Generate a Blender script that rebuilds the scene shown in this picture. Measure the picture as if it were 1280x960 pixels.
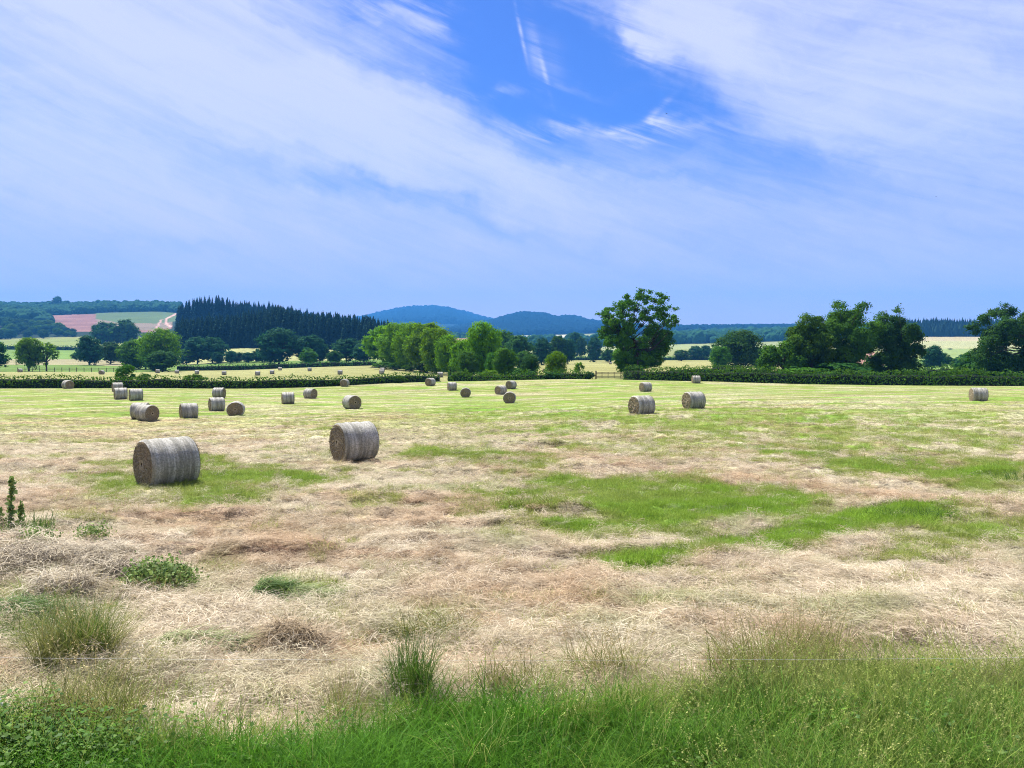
import bpy, math, random
import numpy as np
from math import radians, sin, cos, pi

for _o in list(bpy.data.objects):
    bpy.data.objects.remove(_o)
SC = bpy.context.scene
COL = SC.collection
rng = np.random.default_rng(7)
random.seed(7)

# ------------------------------------------------------------------ camera
F = 950.0            # focal length in pixels of the 1280x960 photograph
HZ = 440.0           # row of the true horizon in the photograph
CAMZ = 3.3
PITCH = math.atan((480 - HZ) / F)
cam_d = bpy.data.cameras.new('camera')
cam_d.sensor_width = 36.0
cam_d.lens = F / 1280 * 36.0
cam_d.clip_start = 0.1
cam_d.clip_end = 40000
cam = bpy.data.objects.new('camera', cam_d)
cam.location = (0, 0, CAMZ)
cam.rotation_euler = (pi / 2 - PITCH, 0, 0)
COL.objects.link(cam)
SC.camera = cam

# ------------------------------------------------------------------ sun, sky, exposure
SUN_EL, SUN_AZ = 60.0, -38.0        # azimuth clockwise from +Y (view direction)
sd = np.array([sin(radians(SUN_AZ)) * cos(radians(SUN_EL)),
               cos(radians(SUN_AZ)) * cos(radians(SUN_EL)), sin(radians(SUN_EL))])
sun_d = bpy.data.lights.new('sun', 'SUN')
sun_d.energy = 5.0
sun_d.angle = radians(0.53)
sun_d.color = (1.0, 0.955, 0.89)
sun = bpy.data.objects.new('sun', sun_d)
from mathutils import Vector
sun.rotation_euler = Vector(sd.tolist()).to_track_quat('Z', 'Y').to_euler()
sun.location = (-20, 30, 60)
COL.objects.link(sun)

SC.view_settings.view_transform = 'Standard'
SC.view_settings.look = 'None'
SC.view_settings.exposure = 1.15
SC.view_settings.gamma = 1.0
SC.view_settings.use_curve_mapping = False
SC.render.engine = 'CYCLES'
cy = SC.cycles
cy.use_denoising = True
cy.denoising_prefilter = 'NONE'
cy.filter_width = 1.05
cy.max_bounces = 5
cy.diffuse_bounces = 3
cy.glossy_bounces = 1
cy.transmission_bounces = 3
cy.volume_bounces = 0
cy.transparent_max_bounces = 8
cy.use_adaptive_sampling = True
cy.adaptive_threshold = 0.02
cy.caustics_reflective = False
cy.caustics_refractive = False


class NT:
    """small helper to write node trees as expressions"""
    def __init__(self, tree):
        self.t = tree
        self.t.nodes.clear()

    def n(self, typ, **kw):
        nd = self.t.nodes.new(typ)
        for k, v in kw.items():
            setattr(nd, k, v)
        return nd

    def set(self, sock, v):
        if isinstance(v, bpy.types.NodeSocket):
            self.t.links.new(v, sock)
        elif v is not None:
            sock.default_value = v

    def m(self, op, a, b=None, c=None, clamp=False):
        nd = self.n('ShaderNodeMath', operation=op, use_clamp=clamp)
        self.set(nd.inputs[0], a)
        if b is not None:
            self.set(nd.inputs[1], b)
        if c is not None:
            self.set(nd.inputs[2], c)
        return nd.outputs[0]

    def mix(self, f, a, b, blend='MIX'):
        nd = self.n('ShaderNodeMix', data_type='RGBA', blend_type=blend)
        self.set(nd.inputs[0], f)
        for s, v in ((nd.inputs[6], a), (nd.inputs[7], b)):
            if isinstance(v, tuple) and len(v) == 3:
                v = (*v, 1)
            self.set(s, v)
        return nd.outputs[2]

    def ss(self, x, lo, hi, a=0.0, b=1.0):
        nd = self.n('ShaderNodeMapRange', interpolation_type='SMOOTHSTEP')
        self.set(nd.inputs[0], x)
        nd.inputs[1].default_value = lo
        nd.inputs[2].default_value = hi
        nd.inputs[3].default_value = a
        nd.inputs[4].default_value = b
        return nd.outputs[0]

    def noise(self, vec, scale, detail=4, rough=.55, dist=0.0):
        nd = self.n('ShaderNodeTexNoise')
        self.set(nd.inputs['Vector'], vec)
        nd.inputs['Scale'].default_value = scale
        nd.inputs['Detail'].default_value = detail
        nd.inputs['Roughness'].default_value = rough
        nd.inputs['Distortion'].default_value = dist
        return nd.outputs[0]

    def link(self, a, b):
        self.t.links.new(a, b)


def build_world():
    w = bpy.data.worlds.new('World')
    SC.world = w
    w.use_nodes = True
    T = NT(w.node_tree)
    sky = T.n('ShaderNodeTexSky', sky_type='NISHITA')
    sky.sun_disc = False
    sky.sun_elevation = radians(SUN_EL)
    sky.sun_rotation = radians(SUN_AZ)
    sky.altitude = 300
    sky.air_density = 1.0
    sky.dust_density = 1.0
    sky.ozone_density = 2.2
    tc = T.n('ShaderNodeTexCoord')
    sep = T.n('ShaderNodeSeparateXYZ')
    T.link(tc.outputs['Generated'], sep.inputs[0])
    x, y, z = sep.outputs
    az = T.m('MULTIPLY', T.m('ARCTAN2', x, y), 180 / pi)      # degrees, right positive
    el = T.m('MULTIPLY', T.m('ARCSINE', z), 180 / pi)
    com = T.n('ShaderNodeCombineXYZ')
    T.link(az, com.inputs[0]); T.link(el, com.inputs[1])
    # warp for wispy edges
    wn = T.n('ShaderNodeTexNoise')
    T.link(com.outputs[0], wn.inputs['Vector'])
    wn.inputs['Scale'].default_value = 0.09
    wn.inputs['Detail'].default_value = 5
    wn.inputs['Roughness'].default_value = .6
    sub = T.n('ShaderNodeVectorMath', operation='SUBTRACT')
    T.link(wn.outputs['Color'], sub.inputs[0]); sub.inputs[1].default_value = (.5, .5, .5)
    scl = T.n('ShaderNodeVectorMath', operation='MULTIPLY')
    T.link(sub.outputs[0], scl.inputs[0]); scl.inputs[1].default_value = (15, 8, 0)
    add = T.n('ShaderNodeVectorMath', operation='ADD')
    T.link(com.outputs[0], add.inputs[0]); T.link(scl.outputs[0], add.inputs[1])
    wp = T.n('ShaderNodeSeparateXYZ'); T.link(add.outputs[0], wp.inputs[0])
    wa, we = wp.outputs[0], wp.outputs[1]

    def pe(px, py):
        a = (px - 640) / F
        b = -(py - 480) / F
        v = np.array([a, cos(PITCH) + b * sin(PITCH), -sin(PITCH) + b * cos(PITCH)])
        v /= np.linalg.norm(v)
        return math.degrees(math.atan2(v[0], v[1])), math.degrees(math.asin(v[2]))

    def blob(px, py, rx, ry, rot, amp, A=wa, E=we, power=1.0):
        ca, ce = pe(px, py)
        rx = rx / 17.0; ry = ry / 17.0
        t = radians(-rot)
        dx = T.m('SUBTRACT', A, ca); dy = T.m('SUBTRACT', E, ce)
        u = T.m('DIVIDE', T.m('ADD', T.m('MULTIPLY', dx, cos(t)), T.m('MULTIPLY', dy, sin(t))), rx)
        v = T.m('DIVIDE', T.m('SUBTRACT', T.m('MULTIPLY', dy, cos(t)), T.m('MULTIPLY', dx, sin(t))), ry)
        r2 = T.m('ADD', T.m('MULTIPLY', u, u), T.m('MULTIPLY', v, v))
        return T.m('MULTIPLY', T.m('EXPONENT', T.m('MULTIPLY', r2, -1.0)), amp)

    cov = None
    for b in CLOUDS:
        g = blob(*b)
        cov = g if cov is None else T.m('ADD', cov, g)
    # streaky cirrus grain, drawn out along a falling diagonal
    rt = T.n('ShaderNodeMapping'); rt.vector_type = 'TEXTURE'
    T.link(add.outputs[0], rt.inputs['Vector'])
    rt.inputs['Rotation'].default_value = (0, 0, radians(-17))
    rt.inputs['Scale'].default_value = (20, 3.6, 1)
    n1 = T.noise(rt.outputs[0], 1.0, 9, .62, 0.6)
    n2 = T.noise(com.outputs[0], 0.07, 5, .55, 0.4)
    # soft wide variation + fine fibres
    rt2 = T.n('ShaderNodeMapping'); rt2.vector_type = 'TEXTURE'
    T.link(com.outputs[0], rt2.inputs['Vector'])
    rt2.inputs['Rotation'].default_value = (0, 0, radians(-20))
    rt2.inputs['Scale'].default_value = (10, .95, 1)
    n3 = T.noise(rt2.outputs[0], 1.0, 7, .62, 0.55)
    c = T.m('ADD', 0.66, cov)
    c = T.m('ADD', c, T.m('MULTIPLY', T.m('SUBTRACT', n1, .5), 1.25))
    c = T.m('ADD', c, T.m('MULTIPLY', T.m('SUBTRACT', n2, .5), .5))
    c = T.m('ADD', c, T.m('MULTIPLY', T.m('SUBTRACT', n3, .5), .8))
    c = T.ss(c, -0.18, 1.35)
    # thin streaks that stay crisp (not part of the broad veil)
    st = None
    for b in STREAKS:
        g = blob(*b[:6], A=az, E=el) if len(b) > 6 else blob(*b)
        st = g if st is None else T.m('ADD', st, g)
    st = T.m('MULTIPLY', st, T.ss(n3, .35, .7))
    c = T.m('ADD', c, st, clamp=True)
    # evenly veiled towards the horizon
    low = T.ss(el, -2, 15, 1.0, 0.0)
    skyc = T.mix(1.0, sky.outputs[0], SKY_TINT, 'MULTIPLY')
    col = T.mix(T.m('MULTIPLY', c, .93), skyc, CLOUD_COL)
    veil = T.mix(.88, skyc, LOW_COL)
    col = T.mix(T.m('MULTIPLY', low, .95), col, veil)
    bg = T.n('ShaderNodeBackground')
    T.link(col, bg.inputs[0])
    bg.inputs[1].default_value = SKY_STRENGTH
    out = T.n('ShaderNodeOutputWorld')
    T.link(bg.outputs[0], out.inputs[0])


SKY_STRENGTH = 0.081
SKY_TINT = (0.25, 0.41, 0.88)
CLOUD_COL = (4.5, 4.6, 6.0)
LOW_COL = (6.2, 4.85, 5.5)
# px, py, radius x, radius y, slope (deg, falling to the right), amount
CLOUDS = [
    (590, 40, 190, 90, 25, -.85),
    (700, 70, 90, 90, 30, -.55),
    (840, 150, 170, 50, 17, -.50),
    (1000, 190, 110, 40, 25, -.10),
    (200, 60, 330, 150, 15, .42),
    (420, 150, 260, 70, 25, .30),
    (640, 215, 170, 40, 22, .42),
    (860, 30, 90, 45, 25, .60),
    (1080, 70, 260, 90, 20, .28),
    (1100, 150, 200, 50, 10, .25),
    (420, 235, 200, 14, 12, -.34),
    (560, 268, 160, 12, 14, -.25),
    (200, 308, 300, 18, 4, -.30),
    (760, 330, 300, 26, 5, -.18),
    (1000, 350, 300, 30, 3, -.15),
    (60, 230, 200, 60, 5, .15),
]
STREAKS = [
    (760, 162, 120, 10, 6, .8),
    (651, 40, 30, 2.2, 76, .75, 1),
    (668, 62, 34, 8, 80, .5, 1),
    (681, 92, 26, 3, 74, .6, 1),
    (690, 78, 30, 14, 78, .22, 1),
    (820, 140, 20, 4, -40, .7, 1),
    (795, 158, 40, 4, -12, .6, 1),
    (640, 108, 90, 6, 2, .3),
    (505, 25, 60, 12, 25, .6),
    (790, 45, 36, 18, 40, .6),
]
build_world()

# ------------------------------------------------------------------ pixel <-> place
def ray(px, py):
    a = (px - 640) / F
    b = -(py - 480) / F
    return a, cos(PITCH) + b * sin(PITCH), -sin(PITCH) + b * cos(PITCH)


def at(px, py, Y):
    a, fy, uz = ray(px, py)
    k = Y / fy
    return np.array([a * k, Y, CAMZ + uz * k])


def xof(px, Y):
    return (px - 640) / F * Y * 1.0


# ------------------------------------------------------------------ terrain
# near rows: metres the ground lies below the lens;  far rows: image row of the ground there
NEAR_C = [-600, 0, 200, 440, 640, 870, 1223, 1900]
NEAR = {
    5: [3.3] * 8, 18: [3.3] * 8,
    30: [4.0, 4.0, 4.0, 3.8, 3.6, 3.5, 3.6, 3.6],
    45: [4.8, 4.8, 4.8, 4.4, 4.1, 3.8, 4.0, 4.0],
    60: [5.3, 5.3, 5.35, 5.1, 4.7, 4.25, 4.3, 4.3],
    85: [5.4, 5.4, 5.4, 5.75, 5.6, 4.95, 4.8, 4.8],
    110: [5.4, 5.4, 5.4, 5.95, 5.9, 5.25, 5.1, 5.1],
}
FC = [-600, 0, 100, 200, 240, 300, 400, 500, 600, 700, 800, 900, 1000, 1150, 1280, 1900]
FAR = {
    130: [483, 483, 482.5, 482, 482, 481.5, 480.5, 479, 478, 476, 476, 477, 479, 480, 481, 481],
    150: [478, 478, 478, 477, 477, 476, 475, 474, 474, 472, 472, 473, 475, 475, 475, 475],
    200: [470, 470, 470, 471, 471, 470, 469, 468, 471, 468, 468, 468, 470, 469, 469, 469],
    250: [466, 466, 466, 467, 467.5, 467, 465, 463, 468, 465, 465, 466, 467, 466, 466, 466],
    300: [463.5, 463.5, 463.5, 464.5, 465, 464, 460, 457, 464, 461, 461, 463, 464, 464, 464, 464],
    400: [456, 456, 456, 459, 459, 459, 455, 452, 458, 456, 456, 457, 460, 459, 458, 458],
    500: [450, 450, 450, 454, 455, 450, 450, 448, 455, 453.5, 453, 454, 455, 455, 454, 454],
    600: [446, 446, 446, 447, 440, 434, 436, 442, 451, 450, 450, 450, 450, 450, 449, 449],
    800: [437, 437, 438, 440, 427, 417, 424, 436, 446, 445, 445, 444, 443, 441, 441, 441],
    1000: [430, 430, 430, 433, 410, 399, 414, 428, 440, 440, 440, 438, 437, 432, 432, 432],
    1300: [424, 424, 421, 422, 405, 400, 412, 424, 435, 434, 434, 432, 430, 421, 421, 421],
    1700: [398, 398, 405, 406, 400, 400, 410, 420, 431, 430, 430, 428, 424, 417, 417, 417],
    2100: [391, 391, 392, 389.5, 393, 396, 408, 418, 428, 427, 427, 423, 420, 414, 414, 414],
    2600: [385, 385, 384, 383, 386, 392, 405, 416, 424.5, 423, 422, 418, 416, 413, 413, 413],
    3500: [392, 392, 392, 392, 394, 398, 408, 416, 420, 418, 414.5, 412.5, 412, 413, 414, 414],
    4600: None, 6000: None, 7500: None, 9400: None,
}
M2 = [(-600, 415), (560, 415), (600, 407), (620, 403.5), (640, 397), (655, 394.5), (680, 396), (690, 399),
      (700, 400.3), (710, 398.8), (720, 400), (735, 404), (755, 407), (790, 410), (830, 409), (860, 411),
      (890, 414), (940, 413), (1000, 414), (1900, 416)]
M1 = [(-600, 415), (400, 412), (440, 403), (470, 395.5), (490, 391), (510, 387.6), (545, 386.5), (560, 388.5),
      (580, 393.5), (600, 399), (620, 404), (650, 410), (700, 416), (1900, 418)]
GCOL = np.arange(-600, 1901, 5.0)


def rows_table():
    Ys, Z = [], []
    for Y in sorted(NEAR):
        d = np.interp(GCOL, NEAR_C, NEAR[Y])
        Ys.append(Y); Z.append(CAMZ - d)
    for Y in sorted(FAR):
        if FAR[Y] is not None:
            yi = np.interp(GCOL, FC, FAR[Y])
        elif Y == 4600:
            yi = np.interp(GCOL, *zip(*M2))
        elif Y == 6000:
            yi = np.interp(GCOL, *zip(*M1)) * .5 + 415 * .5
        elif Y == 7500:
            yi = np.interp(GCOL, *zip(*M1))
        else:
            yi = np.full_like(GCOL, 428.0)
        b = -(yi - 480) / F
        fy = cos(PITCH) + b * sin(PITCH)
        uz = -sin(PITCH) + b * cos(PITCH)
        Ys.append(Y); Z.append(CAMZ + uz / fy * Y)
    Z = np.array(Z)
    k = np.exp(-np.linspace(-2, 2, 9) ** 2)          # soften across columns on near ground only
    k /= k.sum()
    for i, Y in enumerate(Ys):
        if Y < 4000:
            Z[i] = np.convolve(np.pad(Z[i], 4, mode='edge'), k, mode='valid')
    return np.array(Ys, float), Z


TY, TZ = rows_table()


def base_z(X, Y):
    X = np.asarray(X, float); Y = np.asarray(Y, float)
    Yc = np.clip(Y, TY[0], TY[-1])
    i = np.clip(np.searchsorted(TY, Yc, side='right') - 1, 0, len(TY) - 2)
    t = (Yc - TY[i]) / (TY[i + 1] - TY[i])
    p = X / np.maximum(Y, 5) * F + 640
    q = np.clip((p - GCOL[0]) / 5.0, 0, len(GCOL) - 1.001)
    j = q.astype(int); s = q - j

    def row(r):
        return TZ[r, j] * (1 - s) + TZ[r, j + 1] * s
    z0, z1 = row(i), row(i + 1)
    im = np.maximum(i - 1, 0); ip = np.minimum(i + 2, len(TY) - 1)
    m0 = (z1 - row(im)) / np.maximum(TY[i + 1] - TY[im], 1e-6)
    m1 = (row(ip) - z0) / np.maximum(TY[ip] - TY[i], 1e-6)
    h = TY[i + 1] - TY[i]
    lin = z0 * (1 - t) + z1 * t
    her = (2 * t ** 3 - 3 * t ** 2 + 1) * z0 + (t ** 3 - 2 * t ** 2 + t) * h * m0 + \
          (-2 * t ** 3 + 3 * t ** 2) * z1 + (t ** 3 - t ** 2) * h * m1
    return np.where(Yc < 130, her, lin)


def _hash(ix, iy, seed):
    h = (ix.astype(np.int64) * 374761393 + iy.astype(np.int64) * 668265263 + seed * 974634777) & 0x7fffffff
    h = ((h ^ (h >> 13)) * 1274126177) & 0x7fffffff
    return ((h ^ (h >> 16)) & 0xffff) / 65535.0


def vnoise(x, y, seed=0):
    ix = np.floor(x); iy = np.floor(y)
    fx = x - ix; fy = y - iy
    fx = fx * fx * (3 - 2 * fx); fy = fy * fy * (3 - 2 * fy)
    a = _hash(ix, iy, seed); b = _hash(ix + 1, iy, seed)
    c = _hash(ix, iy + 1, seed); d = _hash(ix + 1, iy + 1, seed)
    return (a * (1 - fx) + b * fx) * (1 - fy) + (c * (1 - fx) + d * fx) * fy


def fbm(x, y, seed=0, octv=4, rough=.55):
    s = 0; amp = 1; tot = 0
    x = np.asarray(x, float); y = np.asarray(y, float)
    for k in range(octv):
        s = s + amp * vnoise(x, y, seed + k * 17)
        tot += amp; amp *= rough
        x = x * 2.03 + 11.7; y = y * 2.03 - 7.3
    return s / tot


def sst(x, lo, hi):
    t = np.clip((x - lo) / (hi - lo), 0, 1)
    return t * t * (3 - 2 * t)


def ground_pt(px, py):
    """place on the ground seen at a pixel of the photograph"""
    a, fy, uz = ray(px, py)
    Ys = np.geomspace(1.0, 9000, 5000)
    z = CAMZ + uz / fy * Ys
    g = base_z(a / fy * Ys, Ys)
    k = np.argmax(g >= z)
    if g[k] < z[k]:
        k = len(Ys) - 1
    return np.array([a / fy * Ys[k], Ys[k]])


def sdist_poly(X, Y, P):
    """signed distance to polygon, positive inside"""
    P = np.array(P)
    d = np.full(X.shape, 1e9); ins = np.zeros(X.shape, bool)
    n = len(P)
    for i in range(n):
        ax, ay = P[i]; bx, by = P[(i + 1) % n]
        ex, ey = bx - ax, by - ay
        t = np.clip(((X - ax) * ex + (Y - ay) * ey) / (ex * ex + ey * ey + 1e-9), 0, 1)
        d = np.minimum(d, np.hypot(X - ax - t * ex, Y - ay - t * ey))
        c = ((ay > Y) != (by > Y)) & (X < (bx - ax) * (Y - ay) / (by - ay + 1e-12) + ax)
        ins ^= c
    return np.where(ins, d, -d)


GREEN = [  # polygons traced as pixels, laid on the ground; strength, edge softness (m)
    ([(140, 580), (200, 570), (300, 578), (390, 592), (410, 606), (330, 622), (250, 628), (170, 622), (130, 604)], .8, 1.6),
    ([(600, 602), (700, 592), (790, 600), (900, 610), (1045, 628), (1010, 643), (900, 658), (850, 670), (775, 688),
      (735, 665), (700, 638), (620, 612)], .98, 1.1),
    ([(725, 706), (740, 692), (830, 686), (900, 672), (1000, 655), (1100, 633), (1200, 630), (1215, 641), (1120, 656),
      (1010, 682), (930, 694), (850, 706), (770, 716)], 1.2, .45),
    ([(940, 560), (1040, 570), (1150, 575), (1300, 588), (1300, 616), (1200, 612), (1100, 596), (990, 582)], .9, 1.6),
    ([(470, 556), (620, 562), (700, 585), (640, 592), (520, 578)], .72, 2),
    ([(-40, 490), (220, 498), (160, 512), (-40, 520)], .5, 3),
    ([(520, 496), (760, 500), (800, 520), (620, 527), (520, 515)], .65, 3),
    ([(700, 522), (850, 520), (1000, 540), (1300, 540), (1300, 566), (1000, 560), (800, 546)], .66, 3),
    ([(1060, 690), (1120, 672), (1300, 650), (1300, 690), (1150, 705)], .6, .4),
    ([(320, 735), (350, 722), (440, 728), (445, 745), (380, 755), (320, 750)], .6, .15),
    ([(-60, 735), (60, 730), (150, 770), (120, 800), (-60, 800)], .7, .25),
    ([(620, 632), (700, 632), (700, 642), (630, 642)], .7, .2),
    ([(440, 622), (510, 620), (520, 632), (450, 636)], .5, .2),
    ([(380, 640), (330, 505), (420, 500), (540, 530), (480, 550)], .25, 3),
    ([(-80, 487), (560, 482), (1400, 483), (1400, 488), (600, 489), (-80, 492)], .5, 4),
]
BROWN = [
    ([(430, 622), (560, 612), (640, 640), (580, 672), (440, 662)], .7, .8),
    ([(830, 592), (1000, 587), (1300, 622), (1300, 634), (1050, 624), (860, 614)], .75, .6),
    ([(540, 745), (700, 718), (830, 742), (720, 782), (560, 778)], .75, .5),
    ([(150, 645), (330, 640), (420, 690), (300, 720), (180, 690)], .75, .5),
    ([(690, 545), (860, 575), (1000, 598), (860, 603), (740, 578)], .3, 1.5),
    ([(60, 520), (230, 515), (330, 540), (180, 560), (40, 548)], .5, 1.5),
    ([(860, 800), (1020, 780), (1200, 800), (1020, 840)], .6, .4),
    ([(0, 600), (140, 620), (130, 660), (0, 640)], .55, .5),
]
PALE = [
    ([(520, 592), (560, 588), (700, 606), (690, 612)], .7, .3),
    ([(850, 682), (880, 670), (1010, 650), (1030, 656), (930, 682)], .9, .2),
    ([(180, 770), (300, 745), (420, 770), (300, 810), (180, 800)], .7, .3),
    ([(640, 800), (760, 770), (800, 800), (680, 840)], .6, .3),
    ([(1080, 500), (1160, 497), (1230, 540), (1120, 540)], .5, 3),
]
LUSH = [([(-1600, 960), (200, 964), (300, 956), (430, 938), (560, 912), (700, 898), (860, 882), (1000, 864), (1300, 852), (3000, 840),
          (3000, 1500), (-1600, 1500)], 1.0, .25)]


def to_ground(polys):
    return [(np.array([ground_pt(*p) for p in P]), s, w) for P, s, w in polys]


G_GREEN, G_BROWN, G_PALE, G_LUSH = map(to_ground, (GREEN, BROWN, PALE, LUSH))


def pmask(X, Y, polys, seed):
    m = np.zeros(X.shape)
    for P, s, w in polys:
        lo = P.min(0) - 4 * w - 3; hi = P.max(0) + 4 * w + 3
        k = (X > lo[0]) & (X < hi[0]) & (Y > lo[1]) & (Y < hi[1])
        if not k.any():
            continue
        x, y = X[k], Y[k]
        j = (fbm(x * .9, y * .9 * 1.4, seed, 4) - .5) * 2
        d = sdist_poly(x, y, P) + j * (w * 1.6 + .15)
        m[k] = np.maximum(m[k], s * sst(d, -w, w))
    return m


def masks(X, Y):
    """green / brown / pale / lush cover of the near field at places X, Y"""
    # swath direction: long streaks mostly across the view
    warp = (fbm(X * .05, Y * .05, 3, 3) - .5) * 6
    st = fbm(X * .10 + Y * .03, (Y + warp - X * .10) * .85, 21, 4, .6)
    w2 = (fbm(X * .09 + 5, Y * .09, 8, 3) - .5) * 5
    bend = .62 - .012 * np.clip(Y, 0, 60) + .010 * np.clip(X, -20, 20)
    u_ = (X * .85 - Y * .5) * .16
    v_ = Y * .9 + X * bend + w2 * .7
    rd = fbm(u_ + 31, v_ * (1.15 - .5 * sst(Y, 15, 60)), 33, 4, .58)
    rb = fbm(u_ * 1.1 + 71, v_ * (1.3 - .6 * sst(Y, 15, 60)), 35, 4, .58)
    sw = np.sin(v_ * (2 * pi / 2.9) + 2 * (rd - .5))        # one mower width after another
    rd = rd + .05 * sw * sst(Y, 9, 16)
    rb = rb - .045 * sw * sst(Y, 9, 16)
    g = pmask(X, Y, G_GREEN, 5)
    side = sst(X / np.maximum(Y, 5), -.22, .08)
    far = sst(Y, 13, 40) * (.35 + .65 * side) + sst(Y, 50, 75)
    far = np.clip(far, 0, 1)
    g = np.maximum(g, far * .66 * sst(st, .26, .58))
    g = g + (fbm(X * .5, Y * .7, 31, 4) - .5) * .5 * sst(g, .1, .4) + (sst(fbm(X * .35, Y * .6, 61, 4), .60, .72)) * .35
    br = pmask(X, Y, G_BROWN, 9)
    br = br * (.35 + 1.1 * sst(rb, .35, .65))
    br = np.maximum(br, sst(rb, .56, .68) * .75 * (1 - .5 * sst(Y, 40, 90)))
    pa = pmask(X, Y, G_PALE, 13)
    pa = np.maximum(pa, sst(rd, .54, .66) * .85)
    g = g * (1 - .45 * sst(rd, .55, .66) * (g < .8))
    lu = pmask(X, Y, G_LUSH, 15)
    return np.clip(g, 0, 1.2), np.clip(br, 0, 1), np.clip(pa, 0, 1), np.clip(lu, 0, 1)


def relief(X, Y):
    """small lumps of lying hay; fades with distance"""
    f = 1 - sst(Y, 40, 110)
    r = (fbm(X * .8, Y * 1.3, 51, 3) - .5) * .2 + (fbm(X * 2.6, Y * 4.2, 52, 4, .65) - .5) * .24
    row = np.maximum(0, fbm(X * .22, Y * 1.1 - X * .12, 53, 3) - .52) * .55
    return (r + row) * f


def gz(X, Y):
    return base_z(X, Y) + relief(np.asarray(X, float), np.asarray(Y, float))


# ------------------------------------------------------------------ mesh helpers
def mk_mesh(name, V, Fc, mats, attrs=None, smooth=False, mat_idx=None):
    me = bpy.data.meshes.new(name)
    V = np.ascontiguousarray(V, np.float32); Fc = np.ascontiguousarray(Fc, np.int32)
    n, k = Fc.shape
    me.vertices.add(len(V)); me.vertices.foreach_set('co', V.ravel())
    me.loops.add(n * k); me.loops.foreach_set('vertex_index', Fc.ravel())
    me.polygons.add(n)
    me.polygons.foreach_set('loop_start', np.arange(n, dtype=np.int32) * k)
    try:
        me.polygons.foreach_set('loop_total', np.full(n, k, np.int32))
    except Exception:
        pass
    if mat_idx is not None:
        me.polygons.foreach_set('material_index', np.ascontiguousarray(mat_idx, np.int32))
    if smooth:
        me.polygons.foreach_set('use_smooth', np.ones(n, bool))
    for nm, (typ, dom, arr) in (attrs or {}).items():
        a = me.attributes.new(nm, typ, dom)
        a.data.foreach_set('color' if 'COLOR' in typ else ('vector' if typ == 'FLOAT_VECTOR' else 'value'),
                           np.ascontiguousarray(arr, np.int32 if typ == 'INT' else np.float32).ravel())
    me.update(calc_edges=True)
    for m in (mats if isinstance(mats, (list, tuple)) else [mats]):
        me.materials.append(m)
    return me


def link(name, me, parent=None, loc=None):
    o = bpy.data.objects.new(name, me)
    COL.objects.link(o)
    if parent is not None:
        o.parent = parent
    if loc is not None:
        o.location = loc
    return o


def tag(o, label=None, cat=None, group=None, kind=None):
    if label: o['label'] = label
    if cat: o['category'] = cat
    if group: o['group'] = group
    if kind: o['kind'] = kind
    return o


def empty(name, loc=(0, 0, 0), rz=0.0):
    o = bpy.data.objects.new(name, None)
    o.empty_display_size = .3
    o.location = loc
    o.rotation_euler = (0, 0, rz)
    COL.objects.link(o)
    return o


def copy_tree(o, parent=None):
    c = o.copy(); COL.objects.link(c); c.parent = parent
    for ch in list(o.children):
        copy_tree(ch, c)
    return c


class Geo:
    """collects quads and tris of plain pieces into one mesh (all stored as quads/tris by bmesh-free lists)"""
    def __init__(self):
        self.v = []; self.f = []

    def add(self, v, f):
        b = len(self.v)
        self.v += [tuple(p) for p in v]
        self.f += [tuple(i + b for i in q) for q in f]

    def box(self, c, s, rz=0):
        x, y, z = [k / 2 for k in s]
        cr, sr = cos(rz), sin(rz)
        P = [(a * x, b * y, d * z) for a in (-1, 1) for b in (-1, 1) for d in (-1, 1)]
        P = [(c[0] + p[0] * cr - p[1] * sr, c[1] + p[0] * sr + p[1] * cr, c[2] + p[2]) for p in P]
        self.add(P, [(0, 1, 3, 2), (4, 6, 7, 5), (0, 4, 5, 1), (2, 3, 7, 6), (0, 2, 6, 4), (1, 5, 7, 3)])

    def tube(self, pts, rad, n=6):
        pts = [np.array(p, float) for p in pts]
        m = len(pts)
        if not hasattr(rad, '__len__'):
            rad = [rad] * m
        V = []
        for i, p in enumerate(pts):
            d = pts[min(i + 1, m - 1)] - pts[max(i - 1, 0)]
            d /= (np.linalg.norm(d) + 1e-9)
            a = np.cross(d, (0, 0, 1.0) if abs(d[2]) < .9 else (1.0, 0, 0)); a /= np.linalg.norm(a)
            b = np.cross(d, a)
            for k in range(n):
                t = 2 * pi * k / n
                V.append(p + (a * cos(t) + b * sin(t)) * rad[i])
        Fq = []
        for i in range(m - 1):
            for k in range(n):
                k2 = (k + 1) % n
                Fq.append((i * n + k, i * n + k2, (i + 1) * n + k2, (i + 1) * n + k))
        Fq.append(tuple(range(n))[::-1]); Fq.append(tuple((m - 1) * n + k for k in range(n)))
        self.add(V, Fq)

    def mesh(self, name, mat, smooth=False):
        me = bpy.data.meshes.new(name)
        me.from_pydata(self.v, [], self.f)
        me.materials.append(mat)
        if smooth:
            me.polygons.foreach_set('use_smooth', np.ones(len(me.polygons), bool))
        me.update()
        return me


# ------------------------------------------------------------------ materials
def new_mat(name):
    m = bpy.data.materials.new(name)
    m.use_nodes = True
    return m, NT(m.node_tree)


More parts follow.
